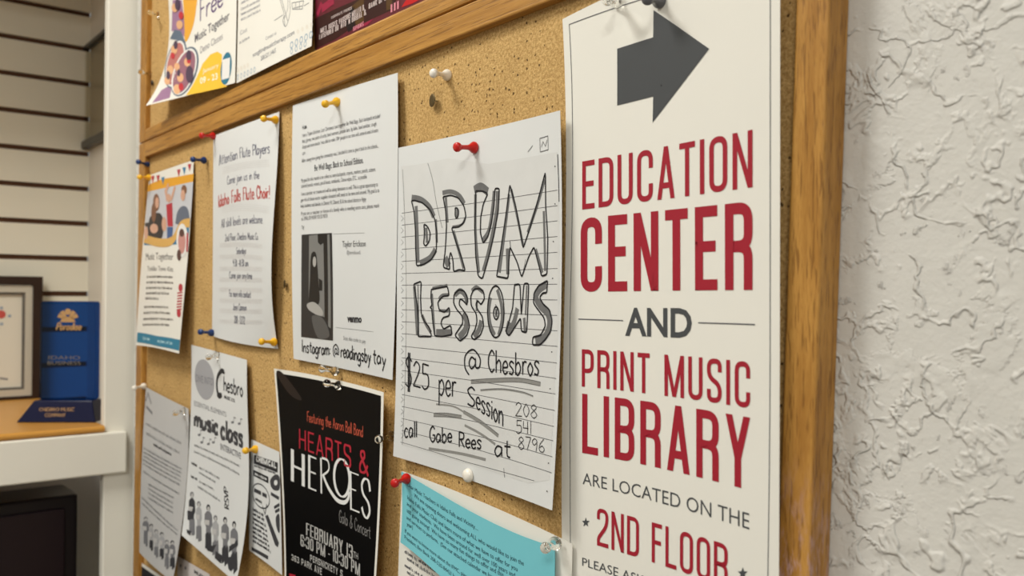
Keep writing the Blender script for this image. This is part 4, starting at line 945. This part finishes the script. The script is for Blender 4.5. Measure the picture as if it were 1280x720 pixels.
k = ts.ink('printed_text', ink('slip_text', (34, 62, 76)))
for t, a, b in (('Dear Music Teachers in Idaho Falls and Vicinity....', (105, 122), (576, 418)), ('We are opening doors and welcoming ALL who would like to join the', (148, 192), (880, 652)),
    ('Idaho Falls Music Club and learn more of what we have to offer for you', (103, 206), (838, 690)), ('and your students.  We have been around for well over 100 years and', (100, 246), (822, 730)),
    ('still going strong!  We have so many fun things to offer and this', (100, 292), (745, 728)), ('and services to perform.  (See our attached calendar we have', (98, 338), (690, 750)),
    ('year)', (100, 384), (140, 408)), ('If you want to know more about the IFMC, please', (88, 430), (520, 750)), ('President, Bev Beck 208-520-8443/ by', (85, 470), (430, 745))):
    typed(k, t, H3(*a), H3(*b), 4.8, 5.8 if b[0] > 600 else 5.3)
ts.done()

# ------------------------------------------------------------------ sheets at the bottom left corner
pb = Sheet('flyer', PAPER, [[(172, 700.5, .003), (203, 721, .003)], [(168, 860, .004), (200, 905, .005)]], 'white bordered dark flyer, only its top edge showing in the bottom left corner', 'flyer')
k = pb.ink('dark_print', ink('print_black', (40, 40, 44))); k.fill([(174.5, 706), (201, 724.5), (197, 880), (171, 840)]); pb.done()
pc = Sheet('flyer', mat('pinkish_paper', (208, 200, 196), .65, 0, .2, .04, 25), [[(221.7, 694.7, .003), (262, 718, .004)], [(223, 900, .004), (262, 940, .005)]], 'pale pinkish flyer peeking from below the music class poster', 'flyer')
k = pc.ink('lettering', GM); 
for x, y in ((226, 707), (232, 710)): k.ell(x, y, 1.2, 2)
typed(pc.ink('lettering', GR), 'MUSIC', (243, 716), (258, 726), 4, bold=.03); pc.done()

# ------------------------------------------------------------------ upper board sheets
ff = Sheet('flyer', PAPER, [[(211, -95, .003), (254, -118, .004), (297, -145, .003)], [(210.5, 0, .004), (254, -20, .005), (296.3, -40, .004)],
    [(207, 78, .008), (250, 62, .010), (295, 45, .007)], [(182.3, 132, .032), (236, 119, .020), (293.6, 103.5, .010)]], 'white flyer with orange shapes and round photos, its lower corner curling out', 'flyer')
Z8 = lambda X, Y: (160 + X / 5.143, Y / 5.143)
k = ff.ink('purple_shape', ink('free_mauve', (156, 120, 150)), 0); k.fill([Z8(288, 0), Z8(345, 0), Z8(360, 120), Z8(365, 240), Z8(320, 200), Z8(280, 200), Z8(284, 90)])
k.fill([Z8(155, 662), Z8(215, 580), Z8(285, 540), Z8(268, 630)])
k = ff.ink('orange_shape', ink('free_orange', (228, 166, 62)), 0); k.fill([Z8(345, -60), Z8(440, -60), Z8(438, 60), Z8(415, 180), Z8(372, 270), Z8(362, 180), Z8(380, 60)], True)
k = ff.ink('yellow_shape', ink('free_yellow', (238, 190, 62)), 0); k.fill([Z8(372, 614), Z8(420, 540), Z8(480, 410), Z8(530, 350), Z8(575, 332), Z8(605, 350), Z8(600, 450), Z8(612, 540), Z8(640, 556), Z8(500, 588)])
k = ff.ink('teal_ring', ink('free_slate', (98, 112, 128)), 1); k.fill([Z8(270, 250), Z8(300, 190), Z8(340, 200), Z8(370, 270), Z8(372, 330), Z8(330, 260), Z8(290, 255)]); k.ell(*Z8(308, 410), 12.6, 31.5, .22); k.ell(*Z8(365, 460), 14.8, 32.5, .33)
k = ff.ink('white_ring', ink('flyer_white', (226, 224, 220)), 3); k.ell(*Z8(307, 410), 11, 29.5, .22)
k = ff.ink('white_ring', ink('flyer_white', (226, 224, 220)), 5); k.ell(*Z8(364, 462), 13.2, 30.5, .33)
k = ff.ink('round_photo', ink('free_rose', (184, 118, 112)), 4); k.ell(*Z8(305, 410), 9.4, 27, .22)
k = ff.ink('round_photo', ink('free_mauve_photo', (150, 104, 118)), 6); k.ell(*Z8(364, 464), 11.4, 28, .33)
k = ff.ink('round_photo', ink('free_skin', (222, 172, 130)), 7)
for x, y, r in ((300, 320, 4), (275, 450, 4), (318, 430, 3.5), (340, 500, 4), (385, 400, 4), (318, 575, 4.5), (255, 520, 3.5), (305, 250 - 200, 4), (335, 160, 4)): k.ell(*Z8(x, y), r, r * 1.4)
k = ff.ink('round_photo', ink('free_dark', (82, 66, 84)), 8)
for x, y, r in ((310, 290, 3), (400, 480, 6), (322, 30, 4), (262, 485, 3), (330, 470, 2.5), (395, 360, 4)): k.ell(*Z8(x, y), r * .8, r * 1.8)
k = ff.ink('round_photo', ink('free_red', (190, 58, 66)), 8)
for x, y, r in ((292, 360, 2.5), (345, 560, 3), (345, 100, 3), (395, 390, 2.5)): k.ell(*Z8(x, y), r, r * 1.6)
k = ff.ink('script_lettering', ink('free_purple', (104, 84, 124)), 1); hand(k, 'Free', Z8(460, 140), Z8(616, 30), 26, 27, .0034, w2=.002)
k = ff.ink('lettering', ink('free_grey', (92, 88, 98)), 1); typed(k, 'Music Together', Z8(430, 275), Z8(652, 125), 10.5, 11.5, bold=.01)
k = ff.ink('lettering', ink('free_pale', (150, 146, 150)), 1); typed(k, 'Demo Classes', Z8(465, 345), Z8(610, 250), 8.5)
k = ff.ink('date_lettering', ink('free_cream', (248, 238, 214)), 2); typed(k, 'January', Z8(482, 472), Z8(584, 430), 5.5); typed(k, '09 - 23', Z8(464, 540), Z8(578, 508), 7.5, bold=.02)
k = ff.ink('teal_pill', ink('free_teal', (52, 116, 140)), 2); k.ell(*Z8(632, 440), 6.6, 20.5, .12)
k = ff.ink('pill_panel', ink('flyer_white', (226, 224, 220)), 3); k.fill([Z8(608, 385), Z8(658, 370), Z8(654, 500), Z8(604, 515)])
ff.done()
sb = Sheet('flyer', PAPER, [[(298.5, -150, .003), (345, -180, .004), (391.5, -215, .003)], [(298, -20, .004), (345, -45, .006), (392, -73, .004)],
    [(295.6, 104, .008), (343, 80, .012), (389.5, 57.5, .009)]], 'white flyer with pale grey print and small rings, middle of the upper row', 'flyer')
Y4 = lambda X, Y: (290 + X / 5.333, Y / 5.333)
k = sb.ink('lettering', ink('pale_grey_print', (150, 150, 156)), 0)
for i, (x0, y0, x1, y1) in enumerate(((60, 30, 150, -20), (60, 70, 190, 5), (60, 105, 190, 40), (60, 140, 190, 75))): greek(k, Y4(x0, y0), Y4(x1, y1), 3.6, .0008, 150 + i)
typed(k, 'Cost', Y4(55, 235), Y4(102, 208), 5.5); greek(k, Y4(50, 295), Y4(118, 255), 4, .0008, 160); typed(k, 'Contact us', Y4(225, 270), Y4(296, 228), 4.5)
k = sb.ink('lettering', ink('slate_print', (92, 96, 112)), 0); typed(k, 'songbirdmusictherapy.com', Y4(140, 382), Y4(416, 228), 5.5, 6); typed(k, '208.521.1465', Y4(192, 406), Y4(292, 350), 5.5)
k = sb.ink('line_drawing', ink('drawing_grey', (128, 128, 130)), 0)
for q in ([(318, -10), (345, 80), (352, 170)], [(330, -10), (360, 100), (372, 140)], [(375, -10), (372, 60), (350, 120)], [(385, -10), (388, 80), (368, 160), (352, 175), (340, 140), (350, 100)], [(400, 20), (478, 5), (470, 60), (404, 62), (400, 20)], [(410, 55), (470, 40)], [(425, 15), (425, 55)], [(450, 10), (450, 52)], [(282, 138), (340, 100)], [(480, 40), (515, 18)]): k.line([Y4(*t) for t in q], .0009, len(q) > 3 and q[0] != q[-1])
k = sb.ink('ring_ornaments', ink('ring_blue_grey', (160, 176, 190)), 0)
for x, y, s in [(398 + i * 32, 300 - i * 17, 1) for i in range(5)] + [(398 + i * 30, 342 - i * 16, .8) for i in range(4)] + [(40 + i * 22, 515 - i * 10, .8) for i in range(6)]:
    c = sb.px(*Y4(x, y)); k.ring(c[0], c[1], .0038 * s, .0042 * s, .0024 * s, .0027 * s, 16)
k = sb.ink('ring_ornaments', ink('ring_cream', (222, 216, 204)), 0)
for x, y in [(440 + i * 30, 210 - i * 15) for i in range(4)] + [(40 + i * 22, 465 - i * 10) for i in range(4)]: k.ell(*Y4(x, y), 1.6, 3)
sb.done()
def yz(px, h, z):
    a, b = at(px, 0, h).z, at(px, 100, h).z
    return (z - a) / (b - a) * 100
MAR = mat('maroon_poster', (104, 26, 42), .4, 0, .4, .3, 18)
mp_ = Sheet('poster', MAR, [[(391.5, -260, .003), (515, -380, .004), (640, -500, .003)], [(394.6, yz(394.6, .003, ZT + .0006), .003), (516, yz(516, .003, ZT + .0006), .003), (640, yz(640, .003, ZT + .0006), .003)]], 'dark maroon event poster behind the upper rail', 'poster')
k = mp_.ink('dark_panel', ink('maroon_dark', (52, 22, 20), .4), 0); k.fill([Y4(552, 125), Y4(700, 55), Y4(840, -5), Y4(1120, -120), Y4(1080, 60), Y4(905, 140), Y4(780, 200), Y4(690, 262), Y4(552, 330)])
k = mp_.ink('red_corner', ink('maroon_red', (190, 24, 28), .4), 1); k.fill([Y4(1130, 50), Y4(1180, -30), Y4(1300, -90), Y4(1330, -40), Y4(1200, 25)])
k = mp_.ink('drape', ink('maroon_brown', (84, 58, 28), .4), 1); k.fill([Y4(800, 40), Y4(850, 0), Y4(880, -20), Y4(880, 150), Y4(830, 180)]); k.fill([Y4(1030, -20), Y4(1080, -50), Y4(1060, 60), Y4(1030, 70)])
k = mp_.ink('drape', ink('maroon_black', (30, 20, 22), .4), 1); k.fill([Y4(762, 170), Y4(790, 60), Y4(825, 40), Y4(815, 190), Y4(775, 215)])
k = mp_.ink('drape', ink('maroon_rose', (150, 38, 66), .4), 1); k.fill([Y4(800, 195), Y4(945, 125), Y4(905, 165), Y4(815, 205)]); k.line([Y4(600, 60), Y4(680, 0)], .008); k.line([Y4(570, 100), Y4(600, 20)], .006)
k = mp_.ink('lettering', ink('maroon_text', (196, 180, 176)), 3)
condensed(k, 'CORPORATE FRIENDS', Y4(665, 127), Y4(800, 62), 3.2, 3.6, s=.26, gap=.3)
condensed(k, 'MET', Y4(592, 222), Y4(634, 204), 6, 6.4, s=.4, hs=.14, gap=.25); condensed(k, 'ROSES', Y4(646, 196), Y4(704, 168), 6, 6.4, s=.4, hs=.14, gap=.25); condensed(k, 'PARSONS MILLER &', Y4(716, 162), Y4(884, 66), 6.2, 7, s=.4, hs=.14, gap=.25); condensed(k, 'BANK OF C', Y4(914, 60), Y4(1030, 2), 6.5, 7, s=.4, hs=.14, gap=.25)
condensed(k, 'LAYSPONER', Y4(584, 264), Y4(678, 218), 6, 6.4, s=.4, hs=.14, gap=.25); condensed(k, 'DOWNTOWN BRIDAL &', Y4(690, 212), Y4(896, 98), 6.2, 7, s=.4, hs=.14, gap=.25)
k = mp_.ink('lettering', ink('maroon_pink', (206, 130, 144)), 3); condensed(k, 'SPONS', Y4(810, 208), Y4(880, 172), 5, 5.4, s=.4, hs=.14, gap=.25); condensed(k, 'III', Y4(1060, 85), Y4(1115, 58), 10, 10, s=.5, hs=.2, gap=.4)
mp_.done()

# ------------------------------------------------------------------ pushpins and tacks
def plastic(name, col): return mat(name, col, .28, 0, .5)
P_RED, P_YEL, P_BLU, P_WHI, P_GRY = plastic('pin_red', (196, 26, 22)), plastic('pin_yellow', (240, 184, 38)), plastic('pin_navy', (24, 52, 104)), plastic('pin_white', (236, 230, 218)), plastic('pin_grey', (92, 92, 96))
P_BLK = plastic('pin_black', (28, 26, 26))
P_CLR = MATS['pin_clear'] = bpy.data.materials.new('pin_clear'); P_CLR.use_nodes = True
_b = P_CLR.node_tree.nodes['Principled BSDF']; _b.inputs['Transmission Weight'].default_value = 1.0; _b.inputs['IOR'].default_value = 1.3; _b.inputs['Roughness'].default_value = .08; _b.inputs['Base Color'].default_value = (.96, .95, .92, 1)
STEEL = mat('steel', (170, 168, 162), .3, 1.0); BRONZE = mat('tarnished_bronze', (112, 96, 66), .45, .8)
PROF = [(0, 0), (.0044, 0), (.0050, .0006), (.0050, .0014), (.0043, .0025), (.0027, .0040), (.0020, .0060), (.0019, .0100), (.0026, .0116), (.0036, .0126), (.0040, .0134), (.0040, .0145), (.0034, .0153), (0, .0156)]
def axisM(base, tip):
    z = (tip - base).normalized(); x = z.orthogonal().normalized(); y = z.cross(x)
    return Matrix.Translation(base) @ Matrix((x, y, z)).transposed().to_4x4()
def pushpin(bx, by, tx, ty, h, m, label, ln=.0150):
    base, tip = at(bx, by, h), at(tx, ty, h + ln)
    tip = base + (tip - base) * 1.32
    M = axisM(base, tip); kk = (tip - base).length / .0156; kr = .93
    r = empty('pushpin', base); tag(r, label, 'pushpin', 'pushpins in the cork')
    bm = bmesh.new(); lathe(bm, [(a * kr, z * kk) for a, z in PROF], M)
    bm2 = bmesh.new(); lathe(bm2, [(0, -.0065), (.0002, -.005), (.0005, -.004), (.0005, .0012), (0, .0012)], M, 10)
    own(link('grip', bm, m, None, True), r); own(link('needle', bm2, STEEL), r)
def tack(px, py, h, m, label, r=.0048, dome=.0022, tilt=(0, 0, 0)):
    base = at(px, py, h); M = axisM(base, base + Vector((0, -1, 0)) + Vector(tilt))
    e_ = empty('thumbtack', base); tag(e_, label, 'thumbtack', 'flat tacks in the cork')
    bm = bmesh.new(); lathe(bm, [(0, 0), (r * .9, 0), (r, dome * .25), (r * .85, dome * .7), (r * .5, dome * .95), (0, dome)], M)
    bm2 = bmesh.new(); lathe(bm2, [(0, -.006), (.0005, -.004), (.0005, .0004), (0, .0004)], M, 10)
    own(link('head', bm, m, None, True), e_); own(link('needle', bm2, STEEL), e_)
def hs(sh, px, py):                 # how far a sheet stands off the cork at a pixel
    return -sh.pt(*sh.px(px, py)).y + .0004
pushpin(594, 184.5, 575, 184, hs(dr, 592, 184), P_RED, 'red pushpin at the top of the drum lessons page')
tack(587, 594, hs(dr, 587, 594), P_WHI, 'white round tack at the bottom of the drum lessons page', .0056, .0050)
pushpin(560, 94, 545, 92, .0004, P_WHI, 'white pushpin stuck in bare cork below the rail')
tack(540.5, 125.5, .0045, BRONZE, 'tarnished thumbtack in bare cork under the white pushpin', .0056, .0008, (-.12, 0, 0))
tack(356, 355, .003, BRONZE, 'tarnished thumbtack in cork between flute notice and typed letter', .0048, .0008, (-.2, 0, 0))
pushpin(422, 127.5, 409, 129.5, hs(lt, 422, 127), P_YEL, 'yellow pushpin at the top of the typed letter')
pushpin(420.5, 464.5, 405.5, 461.5, .0040, P_CLR, 'clear pushpin just below the bottom edge of the typed letter')
pushpin(424.5, 482, 411, 479.5, hs(hp, 424, 482), P_CLR, 'clear pushpin at the top of the black gala poster')
pushpin(490.5, 545, 476, 548.5, .0006, P_CLR, 'clear pushpin in the gap between black poster and drum page')
pushpin(509, 598, 496, 603, hs(ts, 508, 599), P_RED, 'red pushpin at the left corner of the teal slip')
pushpin(694.5, 679, 684, 684, hs(ts, 693, 684) + .001, P_CLR, 'clear pushpin at the right corner of the teal slip')
pushpin(345.5, 150, 332, 148.5, hs(fl, 345, 150), P_YEL, 'yellow pushpin at the top right of the flute notice')
pushpin(343.5, 427.5, 329.5, 427, hs(fl, 343, 427), P_YEL, 'yellow pushpin at the bottom right of the flute notice')
pushpin(267.3, 170, 254.5, 169.5, .0045, P_RED, 'red pushpin at the top left of the flute notice')
pushpin(265, 416, 253, 415, .0045, P_BLU, 'navy pushpin at the bottom left of the flute notice')
pushpin(256, 200.5, 243.5, 199.5, .0040, P_BLU, 'navy pushpin beside the top right corner of the teal banded flyer')
pushpin(187, 222, 176.5, 221.5, .0040, P_YEL, 'yellow pushpin at the top left of the teal banded flyer')
pushpin(185, 206, 175, 203, .0015, P_BLU, 'navy pushpin near the left frame above the teal banded flyer')
pushpin(272.5, 444, 262.5, 446, hs(mc, 272, 444), P_CLR, 'clear pushpin at the top of the music class poster')
pushpin(320, 561.5, 309, 563, hs(ch, 320, 561), P_YEL, 'yellow pushpin on the small cartoon flyer')
pushpin(180.5, 482.5, 170, 484.5, .0045, P_WHI, 'white pushpin at the top left of the grey notice')
pushpin(230, 513.5, 221, 516, hs(gn, 229, 513), P_CLR, 'clear pushpin at the top right of the grey notice')
pushpin(197, 18, 189, 16, .0006, P_CLR, 'clear pushpin left of the curling flyer')
pushpin(188, 93, 178, 90.5, .0008, P_CLR, 'clear pushpin in bare cork near the upper left frame')
tack(190.5, 103.5, .0020, P_BLK, 'small black tack by the upper left frame', .0040, .002)
pushpin(773, 1.5, 762, 0, hs(sg, 773, 1), P_CLR, 'clear pushpin at the top of the tall sign')
pushpin(825, 1.0, 812, -1, hs(sg, 825, 2), P_GRY, 'dark grey pushpin at the top of the tall sign above the arrow')

# ------------------------------------------------------------------ alcove contents
def transp(name, col, fac, rough=.05):
    m = bpy.data.materials.new(name); m.use_nodes = True; nt = m.node_tree; nt.nodes.remove(nt.nodes['Principled BSDF'])
    t = nt.nodes.new('ShaderNodeBsdfTransparent'); t.inputs[0].default_value = rgb(*col)
    g = nt.nodes.new('ShaderNodeBsdfGlossy'); g.inputs[1].default_value = rough
    mx = nt.nodes.new('ShaderNodeMixShader'); mx.inputs[0].default_value = fac
    nt.links.new(t.outputs[0], mx.inputs[1]); nt.links.new(g.outputs[0], mx.inputs[2]); nt.links.new(mx.outputs[0], nt.nodes['Material Output'].inputs[0]); return m
# blue award
A0, A1 = atZ(20, 528.5, z_sh), atZ(119, 528.5, z_sh)
ex = (A1 - A0).normalized(); wA = (A1 - A0).length; ey = Vector((-ex.y, ex.x, 0))
if ey.dot(A0 - CAM) < 0: ey = -ey
aw = empty('award', (A0 + A1) / 2 + ey * .025); tag(aw, 'blue glass award plaque on a navy base, standing on the wooden shelf', 'award')
def loc(x, y, z): return A0 + ex * x + ey * y + Vector((0, 0, z))
px2m = wA / 99.0; dep = .05; hb_ = 27.5 * px2m
i0 = 19 * px2m; i1 = wA - 7 * px2m
NAVY = mat('navy_base', (10, 14, 52), .22, 0, .5)
bm = bmesh.new(); hexa(bm, [loc(0, 0, .0004), loc(wA, 0, .0004), loc(wA, dep, .0004), loc(0, dep, .0004), loc(i0, .008, hb_), loc(i1, .008, hb_), loc(i1, dep - .008, hb_), loc(i0, dep - .008, hb_)])
bevel(bm, .0015); own(link('base', bm, NAVY), aw)
x0, x1 = 20.5 * px2m, 94 * px2m; z1 = 155 * px2m; y0, y1 = .018, .032
BLUEG = transp('blue_glass', (84, 144, 208), .05)
bm = bmesh.new(); hexa(bm, [loc(x0, y0, hb_ + .0003), loc(x1, y0, hb_ + .0003), loc(x1, y1, hb_ + .0003), loc(x0, y1, hb_ + .0003), loc(x0, y0, z1), loc(x1, y0, z1), loc(x1, y1, z1), loc(x0, y1, z1)])
bmesh.ops.recalc_face_normals(bm, faces=bm.faces); bevel(bm, .003, 1); own(link('plaque', bm, BLUEG), aw)
GOLD = mat('gilt', (190, 150, 100), .5, .3); GOLDD = mat('dim_gilt', (120, 112, 100), .5, .3)
def flat_text(name, txt, m, par, x, z, w, h, y, off, bold=0.0):
    vs, fs = font_mesh(txt, bold); a = min(v[0] for v in vs); b = max(v[0] for v in vs); bm = bmesh.new()
    vv = [bm.verts.new(loc(x + (v[0] - a) / (b - a) * w, y(z + v[1] / CAPH * h) - off, z + v[1] / CAPH * h)) for v in vs]
    for f in fs: bm.faces.new([vv[i] for i in f])
    own(link(name, bm, m), par)
yb = lambda z: .008 * z / hb_
flat_text('lettering', 'CHESBRO MUSIC', GOLD, aw, 27 * px2m, 14.5 * px2m, 44 * px2m, 4.2 * px2m, yb, .0006); flat_text('lettering', 'COMPANY', GOLD, aw, 35 * px2m, 7.5 * px2m, 26 * px2m, 4.2 * px2m, yb, .0006)
yp = lambda z: y0
bm = bmesh.new(); cxm, czm = 57 * px2m, 134 * px2m
def aq(pts, bm=bm): bm.faces.new([bm.verts.new(loc(a, y0 - .0006, b)) for a, b in pts])
aq([(cxm + 4 * px2m * math.cos(t), czm + 7.5 * px2m + 4 * px2m * math.sin(t)) for t in [2 * PI * i / 14 for i in range(14)]])
for an in (-64, -36, 36, 64):
    s_, c_ = math.sin(math.radians(an)), math.cos(math.radians(an)); r0_, r1_ = 5 * px2m, 13.5 * px2m
    aq([(cxm + s_ * r0_ - c_ * .002, czm - 3 * px2m + c_ * r0_ + s_ * .002), (cxm + s_ * r1_ - c_ * .0035, czm - 3 * px2m + c_ * r1_ + s_ * .0035), (cxm + s_ * r1_ + c_ * .0035, czm - 3 * px2m + c_ * r1_ - s_ * .0035), (cxm + s_ * r0_ + c_ * .002, czm - 3 * px2m + c_ * r0_ - s_ * .002)])
aq([(cxm - 10 * px2m, czm - 6 * px2m), (cxm + 10 * px2m, czm - 6 * px2m), (cxm + 6 * px2m, czm + 1 * px2m), (cxm - 6 * px2m, czm + 1 * px2m)])
own(link('emblem', bm, GOLD), aw)
def award_script(name, txt, m, x, z, w, h, wd_):
    bm = bmesh.new(); tot = sum(HAND[c][0] if c in HAND else .4 for c in txt); xx = 0
    for c in txt:
        if c in HAND:
            for q in HAND[c][1]:
                q = catmull(q, 4) if len(q) > 2 else q
                for (a, b), (c2, d) in zip(q, q[1:]):
                    p0 = (x + (xx + a + .25 * b) / tot * w, z + b * h); p1 = (x + (xx + c2 + .25 * d) / tot * w, z + d * h)
                    l = math.hypot(p1[0] - p0[0], p1[1] - p0[1]) or 1; n = (-(p1[1] - p0[1]) / l * wd_, (p1[0] - p0[0]) / l * wd_)
                    bm.faces.new([bm.verts.new(loc(u, y0 - .0007, v)) for u, v in ((p0[0] - n[0], p0[1] - n[1]), (p1[0] - n[0], p1[1] - n[1]), (p1[0] + n[0], p1[1] + n[1]), (p0[0] + n[0], p0[1] + n[1]))])
            xx += HAND[c][0]
        else: xx += .4
    own(link(name, bm, m), aw)
award_script('script_lettering', 'Paradise', GOLD, 42 * px2m, 118 * px2m, 32 * px2m, 9 * px2m, .0011)
flat_text('dim_lettering', 'IDAHO', GOLDD, aw, 33 * px2m, 80 * px2m, 40 * px2m, 4.5 * px2m, yp, .0006); flat_text('dim_lettering', 'BUSINESS', GOLDD, aw, 32 * px2m, 73 * px2m, 42 * px2m, 4.5 * px2m, yp, .0006)
# framed certificate leaning against the slats
XF = SLX + .030
def fp(x, y, d=0.0): return atX(x, y, XF + d)
zt_f, zb_f = fp(30, 345.5).z, z_sh + .0006
yr = fp(52, 420).y; yl = yr - .33
cf = empty('framed_certificate', (XF, (yl + yr) / 2, zb_f)); tag(cf, 'dark framed certificate with a silver inner border, beside the blue award', 'framed certificate')
def frame_ring(name, m, oy0, oy1, oz0, oz1, w, x0, x1, wb=None):
    bm = bmesh.new(); wb = wb or w
    box(bm, x0, x1, oy0, oy0 + w, oz0, oz1); box(bm, x0, x1, oy1 - w, oy1, oz0, oz1); box(bm, x0, x1, oy0 + w, oy1 - w, oz0, oz0 + wb); box(bm, x0, x1, oy0 + w, oy1 - w, oz1 - w, oz1)
    own(link(name, bm, m), cf)
u_ = fp(40, 420).y; wf = yr - u_; z2 = fp(40, 357.5).z; z3 = fp(40, 494).z
frame_ring('outer_frame', mat('dark_walnut', (52, 34, 24), .35, 0, .4, .3, 30), yl, yr, zb_f, zt_f, wf, XF - .014, XF + .006, z3 - zb_f)
w2_ = u_ - fp(31, 420).y
frame_ring('silver_border', mat('brushed_silver', (214, 208, 192), .35, .35), yl + wf, u_, z3, z2, w2_, XF - .012, XF + .002)
frame_ring('inner_bevel', mat('pewter', (112, 108, 102), .4, .3), yl + wf + w2_, u_ - w2_, z3 + w2_, z2 - w2_, w2_ * .35, XF - .012, XF - .001)
own(boxo('certificate_paper', mat('certificate_cream', (222, 216, 200), .5, 0, .3), (XF - .013, XF - .006, yl + wf + w2_, u_ - w2_, z3 + w2_, z2 - w2_)), cf)
def blob(name, m, px, py, rx, rz):
    c = fp(px, py, -.0055); bm = bmesh.new()
    bm.faces.new([bm.verts.new((c.x, c.y + rx * math.cos(t), c.z + rz * math.sin(t))) for t in [2 * PI * i / 12 for i in range(12)]]); own(link(name, bm, m), cf)
blob('rosette', mat('rosette_red', (196, 84, 78), .5), 1.5, 393, .008, .008)
for q in ((2, 385), (2, 405), (12, 395)): blob('rosette', mat('rosette_blue', (150, 164, 180), .5), *q, .003, .003)
bm = bmesh.new()
for i in range(5):
    c = fp(1 + i * 2, 473 + i * .2, -.0055); box(bm, c.x - .0003, c.x, c.y - .001, c.y + .001, c.z - .002, c.z + .002)
own(link('small_print', bm, GM), cf)
# tinted sign holder on the alcove side wall
HY = SIDE_Y - .010
def sp(x, y, hy=HY):
    d = ray(x, y); return CAM + d * ((hy - CAM.y) / d.y)
hx0 = sp(104, 100).x; hx1 = sp(136, 100).x; hz1 = sp(104, 64).z; hz0 = sp(104, 178).z
ho = empty('sign_holder', ((hx0 + hx1) / 2, HY, hz0)); tag(ho, 'smoky clear sign holder mounted on the alcove side wall', 'sign holder')
SMOKE = transp('smoked_acrylic', (236, 234, 228), .04); SMOKED = mat('smoked_edge', (46, 44, 40), .3)
own(boxo('panel', SMOKE, (hx0, hx1, HY, HY + .003, hz0, hz1)), ho)
own(boxo('top_edge', SMOKED, (hx0, hx1, HY - .002, HY + .0085, hz1, hz1 + .008), None, .001), ho)
own(boxo('side_edge', SMOKED, (hx0 - .003, hx0, HY - .002, HY + .0085, hz0, hz1 + .008), None, .001), ho)
own(boxo('bottom_pocket', SMOKED, (hx0, hx1, HY - .006, HY + .0085, hz0 - .016, hz0), None, .002), ho)
# dark cabinet under the apron
cxr = atX(97, 660, XE - .10); czt = atX(60, 622, XE - .10).z
dc = empty('cabinet', (XE - .28, cxr.y - .3, 0)); tag(dc, 'black boxy cabinet below the white ledge', 'cabinet')
tag(boxo('wall_lower', WHITEP, (XE - .32, XE - .29, -1.6, SIDE_Y, 0, z_ap0 + .01)), kind='structure')
BLK = mat('black_laminate', (22, 14, 20), .35, 0, .35, .2, 12)
own(boxo('body', BLK, (XE - .20, XE - .10, cxr.y - .62, cxr.y, .02, czt), None, .004), dc)
own(boxo('front_panel', mat('black_panel', (30, 16, 26), .3, 0, .35), (XE - .10, XE - .094, cxr.y - .60, cxr.y - .02, .05, czt - .02), None, .002), dc)
own(boxo('plinth', BLK, (XE - .19, XE - .12, cxr.y - .61, cxr.y - .01, .0005, .02)), dc)

# ------------------------------------------------------------------ give every sheet its own origin
bpy.context.view_layer.update()
for o in list(COL.objects):
    if o.type == 'MESH' and o.parent is None and o.get('category'):
        xs = [Vector(c) for c in o.bound_box]; c = sum(xs, Vector()) / 8
        o.data.transform(Matrix.Translation(-c)); o.location = c
        for chd in o.children: chd.data.transform(Matrix.Translation(-c))
